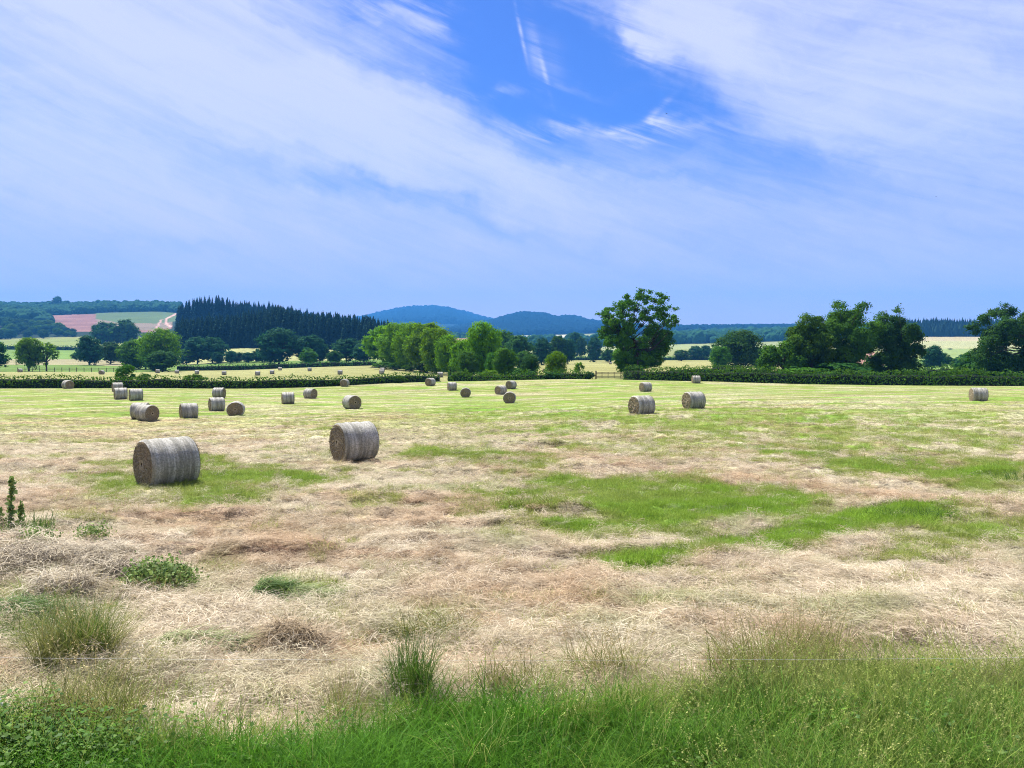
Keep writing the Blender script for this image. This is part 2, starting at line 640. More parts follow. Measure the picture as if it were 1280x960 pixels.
def finish(T, col, rough=.85, spec=.2, bump=None, bdist=.02, bstr=.6, transl=None, trf=.3):
    p = T.n('ShaderNodeBsdfPrincipled')
    T.set(p.inputs['Base Color'], (*col, 1) if isinstance(col, tuple) and len(col) == 3 else col)
    T.set(p.inputs['Roughness'], rough)
    p.inputs['Specular IOR Level'].default_value = spec
    if bump is not None:
        b = T.n('ShaderNodeBump')
        T.link(bump, b.inputs['Height'])
        b.inputs['Distance'].default_value = bdist
        b.inputs['Strength'].default_value = bstr
        T.link(b.outputs[0], p.inputs['Normal'])
    out = T.n('ShaderNodeOutputMaterial')
    if transl is not None:
        tr = T.n('ShaderNodeBsdfTranslucent')
        T.set(tr.inputs[0], transl)
        mx = T.n('ShaderNodeMixShader')
        mx.inputs[0].default_value = trf
        T.link(p.outputs[0], mx.inputs[1]); T.link(tr.outputs[0], mx.inputs[2])
        T.link(mx.outputs[0], out.inputs[0])
    else:
        T.link(p.outputs[0], out.inputs[0])
    return p


def mat_leaf(name, c1, c2, trans=(.10, .22, .02), trf=.32):
    m, T = new_mat(name)
    at_ = T.n('ShaderNodeAttribute'); at_.attribute_name = 'v'
    oi = T.n('ShaderNodeObjectInfo')
    c = T.mix(at_.outputs['Fac'], c1, c2)
    hs = T.n('ShaderNodeHueSaturation')
    T.set(hs.inputs['Hue'], T.m('ADD', .488, T.m('MULTIPLY', oi.outputs['Random'], .024)))
    T.set(hs.inputs['Value'], T.m('ADD', .82, T.m('MULTIPLY', oi.outputs['Random'], .36)))
    T.link(c, hs.inputs['Color'])
    t = T.mix(.5, hs.outputs[0], trans)
    finish(T, hs.outputs[0], .85, .04, transl=t, trf=trf)
    return m


M = {}
M['leaf_bright'] = mat_leaf('leaf_bright', (.055, .15, .005), (.16, .30, .012), (.18, .40, .004), .42)
M['leaf_mid'] = mat_leaf('leaf_mid', (.030, .100, .010), (.095, .205, .018), (.08, .24, .012))
M['leaf_dark'] = mat_leaf('leaf_dark', (.018, .070, .016), (.060, .145, .022), (.06, .18, .02))
M['leaf_blue'] = mat_leaf('leaf_blue', (.014, .070, .032), (.045, .135, .048), (.03, .13, .04))
M['needle'] = mat_leaf('needle', (.009, .040, .028), (.036, .090, .045), (.02, .06, .03), .2)
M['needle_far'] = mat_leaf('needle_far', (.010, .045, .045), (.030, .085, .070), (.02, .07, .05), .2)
M['hedge'] = mat_leaf('hedge', (.030, .085, .010), (.085, .180, .020), (.09, .24, .01))


def mat_plain(name, col, rough=.8, ns=6, var=.35, bump=.4, spec=.2, coord='Object'):
    m, T = new_mat(name)
    tc = T.n('ShaderNodeTexCoord')
    n = T.noise(tc.outputs[coord], ns, 6, .6)
    c = T.mix(T.ss(n, .3, .7), tuple(k * (1 - var) for k in col), tuple(min(1, k * (1 + var)) for k in col))
    finish(T, c, rough, spec, n, .02, bump)
    return m


M['bark'] = mat_plain('bark', (.045, .038, .030), .9, 5)
M['core'] = mat_plain('hedge_core', (.012, .022, .008), 1.0, 3)
M['wood'] = mat_plain('weathered_wood', (.16, .14, .11), .85, 8)
M['darkwood'] = mat_plain('dark_wood', (.06, .05, .04), .85, 8)
M['plaster'] = mat_plain('pale_plaster', (.60, .52, .42), .9, 1.2, .12)
M['tile'] = mat_plain('clay_tile', (.52, .30, .22), .85, 2.5, .2)
M['darkgap'] = mat_plain('window_glass', (.03, .035, .04), .15, 2, .1, .05, .5)
M['steel'] = mat_plain('galvanised_steel', (.55, .56, .56), .35, 30, .08, .1, .5)
M['plastic'] = mat_plain('white_plastic', (.75, .75, .72), .45, 12, .06, .1, .4)
M['bird'] = mat_plain('dark_feather', (.03, .03, .035), .8, 12, .2, .1)


def mat_strand(name, ramp, trf=.25, rough=.6, spec=.25, green=None):
    """stalk colour: per-stalk value v, per-clump tint, world-scale drift"""
    m, T = new_mat(name)
    a = T.n('ShaderNodeAttribute'); a.attribute_name = 'v'
    b = T.n('ShaderNodeAttribute'); b.attribute_name = 'tint'; b.attribute_type = 'INSTANCER'
    oi = T.n('ShaderNodeObjectInfo')
    c0 = T.mix(a.outputs['Fac'], ramp[0], ramp[1])
    c1 = T.mix(a.outputs['Fac'], ramp[2], ramp[3])
    c = T.mix(b.outputs['Fac'], c0, c1)
    if green is not None:
        d = T.n('ShaderNodeAttribute'); d.attribute_name = 'tint2'; d.attribute_type = 'INSTANCER'
        c = T.mix(d.outputs['Fac'], c, T.mix(a.outputs['Fac'], *green))
    hs = T.n('ShaderNodeHueSaturation')
    T.set(hs.inputs['Value'], T.m('ADD', .8, T.m('MULTIPLY', oi.outputs['Random'], .4)))
    T.link(c, hs.inputs['Color'])
    finish(T, hs.outputs[0], rough, spec, transl=hs.outputs[0], trf=trf)
    return m


M['hay'] = mat_strand('cut_hay', ((.33, .27, .165), (.80, .70, .53), (.27, .18, .095), (.60, .45, .29)), .2, spec=.1,
                      green=((.19, .20, .075), (.46, .47, .25)))
M['blade'] = mat_strand('grass_blade', ((.13, .25, .018), (.29, .43, .055), (.21, .25, .045), (.40, .41, .14)), .4, spec=.08)
M['lush'] = mat_strand('lush_blade', ((.035, .125, .008), (.12, .29, .022), (.09, .14, .025), (.23, .25, .075)), .42, spec=.1)
M['weed'] = mat_strand('weed_leaf', ((.03, .10, .008), (.10, .24, .015), (.06, .12, .02), (.18, .28, .04)), .42)


def mat_ground():
    m, T = new_mat('ground')
    a = T.n('ShaderNodeAttribute'); a.attribute_name = 'cover'
    geo = T.n('ShaderNodeNewGeometry')
    P = geo.outputs['Position']
    mp = T.n('ShaderNodeMapping'); T.link(P, mp.inputs['Vector'])
    mp.inputs['Scale'].default_value = (1, 1.6, 1)
    n1 = T.noise(mp.outputs[0], 1.7, 8, .68, .3)
    n2 = T.noise(mp.outputs[0], 9, 6, .7, .2)
    n3 = T.noise(P, .35, 6, .6, .4)
    mp2 = T.n('ShaderNodeMapping'); T.link(P, mp2.inputs['Vector'])
    mp2.inputs['Scale'].default_value = (.16, 1.2, 1)
    mp2.inputs['Rotation'].default_value = (0, 0, radians(7))
    n4 = T.noise(mp2.outputs[0], 1.0, 7, .65, .6)
    v = T.m('ADD', T.m('MULTIPLY', n1, .7), T.m('MULTIPLY', n2, .6))
    v = T.m('ADD', v, T.m('MULTIPLY', n3, .35))
    v = T.m('ADD', v, T.m('MULTIPLY', n4, .9))
    f = T.ss(v, .95, 1.62, .42, 1.50)
    hs = T.n('ShaderNodeHueSaturation')
    T.link(a.outputs['Color'], hs.inputs['Color'])
    T.set(hs.inputs['Value'], f)
    T.set(hs.inputs['Hue'], T.ss(n4, .3, .7, .485, .512))
    n5 = T.noise(mp.outputs[0], 26, 5, .75, .3)
    n6 = T.noise(mp.outputs[0], 5.0, 5, .7, .4)
    # small dark brown flecks scattered through the hay colour
    gap = T.m('MULTIPLY', T.ss(n5, .50, .64), T.ss(n6, .42, .60))
    cc = T.mix(T.m('MULTIPLY', gap, .55), hs.outputs[0], (.10, .075, .045))
    lt = T.m('MULTIPLY', T.ss(n5, .50, .34), .45)
    cc = T.mix(lt, cc, (.52, .47, .33))
    nb = T.noise(mp.outputs[0], 3.2, 10, .86, .25)
    hv = T.n('ShaderNodeHueSaturation'); T.link(cc, hv.inputs['Color'])
    T.set(hv.inputs['Value'], T.ss(nb, .41, .57, .50, 1.36))
    cc = hv.outputs[0]
    sc = T.n('ShaderNodeSeparateColor'); T.link(a.outputs['Color'], sc.inputs[0])
    cc = T.mix(T.ss(sc.outputs[0], .18, .32), hs.outputs[0], cc)      # only where hay lies
    h = T.m('ADD', T.m('ADD', T.m('MULTIPLY', n2, .5), n1), T.m('MULTIPLY', n5, .3))
    finish(T, cc, .95, .06, h, .14, 1.0)
    return m


M['ground'] = mat_ground()


# ------------------------------------------------------------------ ground sheet
def smooth_t():
    inner = np.linspace(-.76, .76, 640)
    out = np.geomspace(.005, .42, 40)
    return np.concatenate([-.76 - out[::-1], inner, .76 + out])


C_HAY = np.array([.415, .35, .24]); C_PINK = np.array([.415, .315, .225]); C_RUST = np.array([.29, .185, .105])
C_PALE = np.array([.47, .425, .31]); C_YG = np.array([.255, .285, .075]); C_GREEN = np.array([.13, .22, .03])
C_LUSH = np.array([.035, .085, .015])


def fields_far(X, Y, pxc):
    """albedo of the country beyond the first hedge"""
    n = X.shape
    C = np.tile(np.array([.21, .225, .075]), n + (1,))
    def put(k, c, soft=None):
        C[k] = c
    pale = np.array([.235, .235, .085]); grn = np.array([.105, .17, .035]); mid = np.array([.19, .22, .06])
    # left second field and its neighbours
    h2 = np.interp(pxc, [0, 160, 240, 380, 460, 520], [272, 272, 322, 322, 322, 300])
    put((pxc < 560) & (Y > 116) & (Y < h2), pale)
    put((pxc < 175) & (Y >= 272) & (Y < 400), grn)
    put((pxc < 175) & (Y >= 400) & (Y < 520), np.array([.25, .23, .12]))
    put((pxc < 175) & (Y >= 520) & (Y < 810), grn * 1.25)
    put((pxc < 175) & (Y >= 810) & (Y < 1220), np.array([.18, .22, .06]))
    put((pxc >= 175) & (pxc < 520) & (Y >= h2) & (Y < 480), grn)
    put((pxc >= 175) & (pxc < 520) & (Y >= 480) & (Y < 590), np.array([.26, .27, .10]))
    wood = np.array([.015, .03, .012])
    put((pxc >= 215) & (pxc < 560) & (Y >= 596) & (Y < 1350), wood)
    # hillside: red ploughed soil, green top field
    put((Y > 1300) & (Y < 3000) & (pxc < 560), wood)
    w = fbm(X * .01, Y * .01, 5, 4) * 120 - 60
    red = np.array([.20, .105, .085]) * (.7 + .7 * fbm(X * .02, Y * .015, 45, 4, .7))[..., None]
    k = (pxc > 56) & (pxc < 216) & (Y > 1430) & (Y + w * .4 < 2060)
    C[k] = red[k]
    lim = np.interp(pxc, [56, 100, 128, 150, 216], [2060, 2050, 1900, 1790, 1790])
    k = (pxc > 122) & (pxc < 222) & (Y + w * .3 > lim - 60) & (Y < 2110)
    put(k, np.array([.085, .13, .045]))
    k = (pxc > 122) & (pxc < 216) & (Y > 1500) & (Y + w * .3 <= lim - 60)
    put(k, np.array([.19, .15, .10]))
    tr = np.abs(pxc - np.interp(Y, [1500, 1700, 1850, 1950, 2110], [215, 209, 209, 216, 224])) < 1.8
    put(tr & (Y > 1500) & (Y < 2110), np.array([.50, .30, .25]))
    tr = np.abs(pxc - np.interp(Y, [1550, 1800, 1900], [196, 202, 207])) < 1.3
    put(tr & (Y > 1550) & (Y < 1830), np.array([.42, .25, .21]))
    # middle and right
    k = (pxc >= 560) & (pxc < 1010)
    put(k & (Y > 165) & (Y < 590), pale * np.array([1.0, .98, .9]))
    put(k & (Y >= 590) & (Y < 760), grn * 1.2)
    put(k & (Y >= 760) & (Y < 1100), np.array([.19, .21, .07]))
    put(k & (Y >= 1100) & (Y < 1500), grn)
    put(k & (Y >= 1500) & (Y < 2100), mid)
    put((pxc > 655) & (pxc < 728) & (Y > 2500) & (Y < 3350), np.array([.46, .44, .30]))
    put((pxc > 728) & (pxc < 1010) & (Y > 1100) & (Y < 1500), np.array([.22, .25, .10]))
    put((pxc > 560) & (Y > 3400), wood * np.array([1., 1.3, 1.2]))
    put((pxc > 755) & (Y > 2200) & (Y < 9000) & (pxc < 1130), wood)
    put(Y > 4000, np.array([.006, .026, .026]))  # haze blue mixed into the far hill ground as well
    k = (pxc >= 1010)
    put(k & (Y > 130) & (Y < 600), grn * 1.3)
    k = (pxc >= 1120)
    put(k & (Y >= 600) & (Y < 900), np.array([.20, .26, .08]))
    put(k & (Y >= 900) & (Y < 1130), np.array([.29, .30, .13]))
    put(k & (Y >= 1130) & (Y < 1300), np.array([.32, .28, .15]))
    put(k & (Y >= 1300) & (Y < 9000), wood)
    nn = fbm(X * .02, Y * .02, 71, 4)[..., None]
    rows = (.5 + .5 * np.sin((Y - X * .25) * .9 / (1 + Y / 300)))[..., None] * .14 * (Y < 700)[..., None]
    return C * (.80 + .4 * nn + rows)


def build_ground():
    t = smooth_t()
    rows = np.concatenate([np.linspace(-60, 3.5, 24), np.geomspace(4, 9350, 1050)])
    Tm, Ym = np.meshgrid(t, rows)
    Xm = Tm * (np.maximum(Ym, 0) + 22)
    Z = gz(Xm, Ym)
    g, br, pa, lu = masks(Xm, Ym)
    drift = fbm(Xm * .12, Ym * .3, 91, 4)[..., None]
    near = C_HAY * (1 - drift) + C_PINK * drift
    far = (C_YG * .58 + C_HAY * .40)
    k = sst(Ym, 18, 60)[..., None]
    C = near * (1 - k) + far * k
    gg = np.clip(g, 0, 1)[..., None]
    C = C * (1 - br[..., None] * .8) + C_RUST * 1.15 * br[..., None] * .8
    yg = C_YG * (1 - k * .12)
    C = C * (1 - np.clip(gg * 1.6, 0, 1)) + yg * np.clip(gg * 1.6, 0, 1)
    C = C * (1 - np.clip(gg * 1.8 - .75, 0, 1)) + C_GREEN * 1.2 * np.clip(gg * 1.8 - .75, 0, 1)
    pw = pa[..., None] * (.6 - .25 * k)
    C = C * (1 - pw) + C_PALE * pw
    C = C * (1 - lu[..., None]) + C_LUSH * lu[..., None]
    pxc = Xm / np.maximum(Ym, 5) * F + 640
    edge = np.interp(pxc, HED_PX, HED_Y) + 1.2
    isf = (Ym > edge)[..., None]
    C = np.where(isf, fields_far(Xm, Ym, pxc), C)
    nr, nc = Xm.shape
    V = np.stack([Xm, Ym, Z], -1).reshape(-1, 3)
    idx = np.arange(nr * nc).reshape(nr, nc)
    Fq = np.stack([idx[:-1, :-1], idx[:-1, 1:], idx[1:, 1:], idx[1:, :-1]], -1).reshape(-1, 4)
    col = np.concatenate([C, np.ones(C.shape[:2] + (1,))], -1)
    me = mk_mesh('ground', V, Fq, M['ground'], {'cover': ('FLOAT_COLOR', 'POINT', col.reshape(-1, 4))}, smooth=True)
    o = link('ground', me)
    tag(o, kind='structure')


HED_PX = [-900, 0, 200, 300, 400, 500, 600, 700, 800, 900, 1000, 1150, 1280, 2100]
HED_Y = [115, 115, 116, 118, 124, 134, 137, 140, 134, 130, 126, 122, 120, 118]
build_ground()


# haze: one closed box of thin air round the camera and the whole country
def build_haze():
    g = Geo()
    g.box((0, 4650, 300), (23400, 9620, 860))
    m, T = new_mat('haze_air')
    v = T.n('ShaderNodeVolumePrincipled')
    v.inputs['Color'].default_value = HAZE_COL
    v.inputs['Density'].default_value = HAZE_D
    v.inputs['Anisotropy'].default_value = 0.0
    out = T.n('ShaderNodeOutputMaterial')
    T.link(v.outputs[0], out.inputs['Volume'])
    o = link('haze', g.mesh('haze', m))
    tag(o, kind='stuff')


HAZE_COL = (.09, .42, 1.0, 1)
HAZE_D = 1.22e-4
build_haze()


# ------------------------------------------------------------------ foliage
def rand_dirs(n):
    v = rng.normal(size=(n, 3))
    return v / np.linalg.norm(v, axis=1, keepdims=True)


def leaf_quads(P, Nrm, size, aspect=1.0):
    """irregular quads at P facing Nrm"""
    n = len(P)
    Nrm = Nrm / (np.linalg.norm(Nrm, axis=1, keepdims=True) + 1e-9)
    r = rand_dirs(n)
    a = np.cross(Nrm, r); a /= (np.linalg.norm(a, axis=1, keepdims=True) + 1e-9)
    b = np.cross(Nrm, a)
    s = (size * (.6 + .8 * rng.random(n)))[:, None]
    j = lambda: 1 + (rng.random((n, 1)) - .5) * .7
    V = np.stack([P - a * s * .5 * j() - b * s * .25 * j(), P + a * s * .2 * j() - b * s * .5 * aspect * j(),
                  P + a * s * .5 * j() + b * s * .3 * j(), P - a * s * .2 * j() + b * s * .5 * aspect * j()], 1)
    return V.reshape(-1, 3)


def crown_from_lobes(lobes, nleaf, leaf, clump=.45, per=14, spread=.9, sparse=None):
    """lobes: array of x,y,z,r -> vertex array of leaf quads and per-face value"""
    L = np.array(lobes, float)
    w = L[:, 3] ** 2
    spread = spread * 1.5
    if sparse is not None:
        w = w * sparse
    w /= w.sum()
    nc = max(6, int(nleaf / per))
    which = rng.choice(len(L), nc, p=w)
    d = rand_dirs(nc)
    d[:, 2] = np.where((d[:, 2] < -.35) & (rng.random(nc) < .6), -d[:, 2], d[:, 2])
    rr = L[which, 3] * (.72 + .34 * rng.random(nc) ** .8)
    C = L[which, :3] + d * rr[:, None]
    # thin out the clumps that lie deep inside another lobe
    D = np.linalg.norm(C[:, None, :] - L[None, :, :3], axis=2) / L[None, :, 3]
    keep = (D.min(1) > .62) | (rng.random(nc) < .25)
    C, d, which = C[keep], d[keep], which[keep]
    nc = len(C)
    cl = np.repeat(np.arange(nc), per)
    off = rng.normal(size=(nc * per, 3)) * clump * np.array([1, 1, .6])
    P = C[cl] + off
    N = d[cl] * spread + rand_dirs(nc * per) * .6 + np.array([0, 0, .25])
    V = leaf_quads(P, N, leaf)
    val = np.clip(rng.random(len(L))[which][cl] * .45 + rng.random(nc)[cl] * .4 + rng.random(nc * per) * .3 - .1, 0, 1)
    return V, val


def leaf_mesh(name, V, val, mat):
    n = len(V) // 4
    return mk_mesh(name, V, np.arange(n * 4).reshape(n, 4), mat, {'v': ('FLOAT', 'FACE', val)})


def limb(g, a, b, r0, r1, bend=.12, n=6, seg=5):
    a = np.array(a, float); b = np.array(b, float)
    L = np.linalg.norm(b - a)
    side = rand_dirs(1)[0] * L * bend
    pts = []
    for i in range(seg + 1):
        t = i / seg
        pts.append(a * (1 - t) + b * t + side * sin(pi * t) + rand_dirs(1)[0] * L * .02 * (0 < i < seg))
    g.tube(pts, [r0 * (1 - i / seg) + r1 * (i / seg) for i in range(seg + 1)], n)


def auto_lobes(H, W, trunk=.22, n=22, low=.0, shape='round'):
    """lobes filling a crown of height H, width W standing on z=0"""
    z0 = H * trunk; out = []
    cz = (z0 + H) / 2; rz = (H - z0) / 2
    for i in range(n):
        d = rand_dirs(1)[0]
        k = .60 + .26 * random.random()
        if shape == 'cone':
            z = z0 + (H - z0) * random.random() ** 1.2
            f = 1 - .85 * (z - z0) / (H - z0)
            a = random.random() * 2 * pi
            p = [cos(a) * W / 2 * f * .6, sin(a) * W / 2 * f * .6, z]
            r = W * .22 * (f * .6 + .4)
        else:
            p = [d[0] * W / 2 * k, d[1] * W / 2 * k, cz + d[2] * rz * k]
            r = min(W, H - z0) * (.10 + .075 * random.random())
            if random.random() < .25:
                p = [p[0] * .55, p[1] * .55, p[2]]; r *= 1.5
        p[2] = min(p[2], H - r * .9)
        p[2] = max(p[2], z0 + low + r * .35)
        out.append((p[0], p[1], p[2], r))
    return out


def tree_from_lobes(name, lobes, mat, nleaf, leaf, trunk_r, H, base=(0, 0), fork=.33, clump=.4, per=14, sparse=None,
                    limbs=True, twig=0.0, core=0):
    """one tree: Empty > crown, trunk (with limbs)"""
    V, val = crown_from_lobes(lobes, nleaf, leaf, clump, per, sparse=sparse)
    cm = leaf_mesh(name + '_crown', V, val, M[mat])
    g = Geo()
    bx, by = base
    fk = np.array([bx + random.uniform(-.2, .2), by, H * fork])
    g.tube([(bx, by, -.4), (bx, by, .0), (bx + .05, by, H * fork * .35), tuple(fk)],
           [trunk_r * 1.5, trunk_r * 1.15, trunk_r * .95, trunk_r * .8], 9)
    if limbs:
        hubs = []
        L = sorted(lobes, key=lambda q: -q[3])
        nh = min(6, len(L))
        for q in L[:nh]:
            q = np.array(q)
            mid = fk * .4 + q[:3] * .6
            limb(g, fk - [0, 0, trunk_r * .5], mid, trunk_r * .55, trunk_r * .3, .1)
            limb(g, mid, q[:3] + [0, 0, q[3] * .4], trunk_r * .3, trunk_r * .07, .12)
            hubs.append(mid)
        hubs = np.array(hubs)
        for q in L[nh:]:
            q = np.array(q)
            h = hubs[np.argmin(np.linalg.norm(hubs - q[:3], axis=1))]
            if len(L) > 60 and q[3] < .8 and random.random() < .62:
                continue
            limb(g, h, q[:3] + [0, 0, q[3] * .3], trunk_r * (.15 if len(L) > 60 else .22), trunk_r * .04, .14, 5)
            if twig:
                for _ in range(3):
                    limb(g, q[:3], q[:3] + rand_dirs(1)[0] * q[3] * 1.1, trunk_r * .07, trunk_r * .02, .1, 4, 3)
    tm = g.mesh(name + '_trunk', M['bark'], True)
    root = empty(name)
    link('crown', cm, root); link('trunk', tm, root)
    return root


PROTO_H = 12.0


def build_protos():
    P = {}
    specs = {   # near trees 150..300 m off
        'near_a': dict(W=10.5, trunk=.02, n=80, nleaf=20000, leaf=.34),
        'near_b': dict(W=9.0, trunk=.05, n=64, nleaf=17000, leaf=.34),
        'near_c': dict(W=12., trunk=.03, n=95, nleaf=22000, leaf=.34),
        'mid_a': dict(W=11., trunk=.02, n=60, nleaf=8000, leaf=.55),
        'mid_b': dict(W=12.5, trunk=.06, n=66, nleaf=9000, leaf=.55),
        'mid_c': dict(W=9.5, trunk=.01, n=48, nleaf=7000, leaf=.55),
        'bush': dict(W=13., trunk=.0, n=44, nleaf=5000, leaf=.55),
        'open': dict(W=8.5, trunk=.2, n=30, nleaf=1700, leaf=.6),
    }
    for k, s in specs.items():
        P[k] = s
    return P


SPECS = build_protos()
MESHES = {}


def proto_mesh(kind):
    if kind in MESHES:
        return MESHES[kind]
    s = SPECS[kind]
    H = PROTO_H
    lobes = auto_lobes(H, s['W'], s['trunk'], s['n'])
    V, val = crown_from_lobes(lobes, s['nleaf'], s['leaf'], .42, 12)
    g = Geo()
    fk = np.array([0, 0, H * .3])
    g.tube([(0, 0, -.6), (0, 0, 0), (.05, 0, H * .15), tuple(fk)], [.42, .34, .27, .22], 8)
    for q in lobes:
        q = np.array(q)
        mid = fk * .5 + q[:3] * .5
        limb(g, fk, mid, .16, .09, .1, 5, 3); limb(g, mid, q[:3] + [0, 0, q[3] * .4], .09, .02, .1, 4, 3)
    n = len(V) // 4
    cm = mk_mesh(kind + '_crown', V, np.arange(n * 4).reshape(n, 4), M['leaf_mid'], {'v': ('FLOAT', 'FACE', val)})
    tm = g.mesh(kind + '_trunk', M['bark'], True)
    MESHES[kind] = (cm, tm)
    return MESHES[kind]


def proto_in(kind, mat):
    key = (kind, mat)
    if key in MESHES:
        return MESHES[key]
    cm, tm = proto_mesh(kind)
    c2 = cm.copy()
    c2.materials[0] = M[mat]
    MESHES[key] = (c2, tm)
    return MESHES[key]


def place_tree(name, px, Y, ytop, wpx, kind, mat, label, group=None, cat='tree', ybase=None, dz=-.1):
    cm, tm = proto_in(kind, mat)
    X = xof(px, Y)
    z = float(gz(X, Y)) + dz
    zt = at(px, ytop, Y)[2]
    H = max(zt - z, 1.5)
    W = wpx * Y / F * 1.16
    root = empty(name, (X, Y, z), random.uniform(0, 2 * pi))
    s = H / (PROTO_H * .985)
    sw = W / SPECS[kind]['W']
    root.scale = (sw, sw, s)
    link('crown', cm, root)
    if kind != 'bush':
        link('trunk', tm, root)
    tag(root, label, cat, group)
    return root


# hedges: leafy strip round a dark filler core
def hedge(name, px_y, height, width, mat, label, leaf=.28, dens=26, group=None, rough=.25, seed=1, cat='hedge', tuft=0.0,
          pts=None):
    P = pts if pts is not None else [(xof(px, Y), Y) for px, Y in px_y]
    P = np.array(P, float)
    seg = np.hypot(*(P[1:] - P[:-1]).T)
    S = np.concatenate([[0], np.cumsum(seg)])
    L = S[-1]
    hs = height if hasattr(height, '__len__') else [height] * len(P)
    n = int(L * dens)
    s = rng.random(n) * L
    cx = np.interp(s, S, P[:, 0]); cyy = np.interp(s, S, P[:, 1]); h = np.interp(s, S, hs)
    i = np.clip(np.searchsorted(S, s) - 1, 0, len(seg) - 1)
    tx = (P[i + 1, 0] - P[i, 0]) / seg[i]; ty = (P[i + 1, 1] - P[i, 1]) / seg[i]
    nx, ny = -ty, tx
    hh = h * (.72 + .60 * fbm(s * .22, s * 0 + seed, seed, 4) + tuft * np.maximum(0, fbm(s * .9, s * 0, seed + 3, 2) - .55))
    ww = width * (.8 + .45 * fbm(s * .35, s * 0 + 5, seed + 9, 3))
    u = rng.random(n) * 2.6                                     # up one side, over, down the other
    side = np.where(u < 1, -1, np.where(u > 1.6, 1, 0))
    th = np.where(side == 0, (u - 1) / .6 * pi, 0)
    off = np.where(side == 0, -np.cos(th), side) * ww / 2
    zz = np.where(side == 0, hh * (.90 + .1 * np.sin(th)), np.where(u < 1, u, 2.6 - u) * hh * .95)
    jit = rng.normal(size=n) * rough * .45
    off = off + np.where(side == 0, jit * .5, np.abs(jit) * side * 1.0 - side * .1)
    zz = zz + np.where(side == 0, np.abs(jit) * 1.1, jit * .3)
    X = cx + nx * off; Yy = cyy + ny * off
    Z = gz(X, Yy) + np.maximum(zz, .05)
    N = np.stack([nx * np.where(side == 0, -np.cos(th) * .6, side), ny * np.where(side == 0, -np.cos(th) * .6, side),
                  np.where(side == 0, 1.0, .25)], -1)
    N = N + rand_dirs(n) * .8
    V = leaf_quads(np.stack([X, Yy, Z], -1), N, leaf)
    root = empty(name, (P[0, 0], P[0, 1], float(gz(P[0, 0], P[0, 1]))))
    V = V - np.array(root.location)
    val = np.clip(rng.random(n) * .8 + .2 * fbm(s, s * 0, 4, 2), 0, 1)
    link('foliage', leaf_mesh(name + '_foliage', V, val, M[mat]), root)
    # core: added filler against see-through, inner shade of the hedge as its colour
    m = max(2, int(L / 2.5))
    ss = np.linspace(0, L, m)
    cx = np.interp(ss, S, P[:, 0]); cyy = np.interp(ss, S, P[:, 1]); h = np.interp(ss, S, hs)
    i = np.clip(np.searchsorted(S, ss, side='right') - 1, 0, len(seg) - 1)
    nx = -(P[i + 1, 1] - P[i, 1]) / seg[i]; ny = (P[i + 1, 0] - P[i, 0]) / seg[i]
    V = []; Fc = []
    for q in range(m):
        hq = h[q] * (.64 + .50 * float(fbm(ss[q] * .22, seed, seed, 4)))
        w = width * .36
        z = float(gz(cx[q], cyy[q]))
        for a, b in ((-w, -.2), (-w, hq * .7), (-w * .5, hq * .88), (w * .5, hq * .88), (w, hq * .7), (w, -.2)):
            V.append((cx[q] + nx[q] * a - root.location[0], cyy[q] + ny[q] * a - root.location[1], z + b - root.location[2]))
    for q in range(m - 1):
        for k in range(5):
            Fc.append((q * 6 + k, q * 6 + k + 1, q * 6 + k + 7, q * 6 + k + 6))
    link('stems', mk_mesh(name + '_stems', np.array(V), np.array(Fc), M['core']), root)  # solid dark filler in place of real stems
    tag(root, label, cat, group)
    return root


exec_trees = True
# --- hedges of the first field
hedge('hedge', [(-320, 115), (0, 115), (200, 116), (300, 118), (400, 124), (500, 133), (548, 137)],
      [1.75, 1.75, 1.6, 1.6, 1.5, 1.35, 1.2], 1.5, 'hedge',
      'long clipped dark hedge along the left far edge of the mown field', seed=2, dens=85, leaf=.2, tuft=.5)
hedge('hedge', [(560, 138), (640, 140), (700, 141), (738, 141)], [1.3, 1.0, 1.3, 1.1], 1.8, 'hedge',
      'low scrubby hedge under the small trees in the middle distance', seed=5, dens=110, leaf=.2, rough=.5, tuft=2.5)
hedge('hedge', [(783, 137), (800, 135), (900, 131), (1000, 127), (1150, 122), (1280, 120), (1560, 119)],
      [1.9, 2.0, 2.0, 2.1, 2.0, 2.1, 2.1], 2.0, 'hedge',
      'thick green hedge along the right far edge of the mown field', seed=8, dens=120, leaf=.22, rough=.4, tuft=.8)
hedge('hedge', [(838, 178), (920, 182), (1010, 182)], [1.9, 2.0, 2.0], 1.6, 'hedge',
      'second hedge showing just above the right hedge beside the old oak', seed=11, dens=60)
hedge('hedge', [(1080, 172), (1180, 176), (1320, 178)], [2.0, 2.3, 2.2], 1.8, 'hedge',
      'second hedge showing above the thick right hedge near the right edge of the photo', seed=12, dens=60, rough=.5, tuft=1)
hedge('hedge', [(222, 322), (300, 322), (380, 322), (470, 320)], [2.4, 2.3, 2.2, 2.0], 2.0, 'leaf_dark',
      'dark hedge at the far edge of the second bale field below the conifers', leaf=.5, seed=14, dens=12)
hedge('hedge', [(-40, 805), (60, 805), (104, 800)], 4.4, 4, 'leaf_dark',
      'dark hedge line between two pastures at far left under the broadleaf wood', leaf=1.0, seed=15, dens=6, rough=.6)
hedge('hedge', [(664, 560), (694, 560)], 3.0, 3, 'leaf_dark',
      'short dark hedge between the two small trees right of the tree row', leaf=.7, seed=16, dens=10)
hedge('hedge', [(712, 590), (760, 590), (905, 600)], 2.6, 3, 'leaf_dark',
      'far dark hedge crossing behind the old oak', leaf=.7, seed=17, dens=10)
hedge('hedge', [(735, 760), (800, 770)], 3.2, 3, 'leaf_dark',
      'farther thin dark hedge just left of the old oak', leaf=.9, seed=18, dens=8)


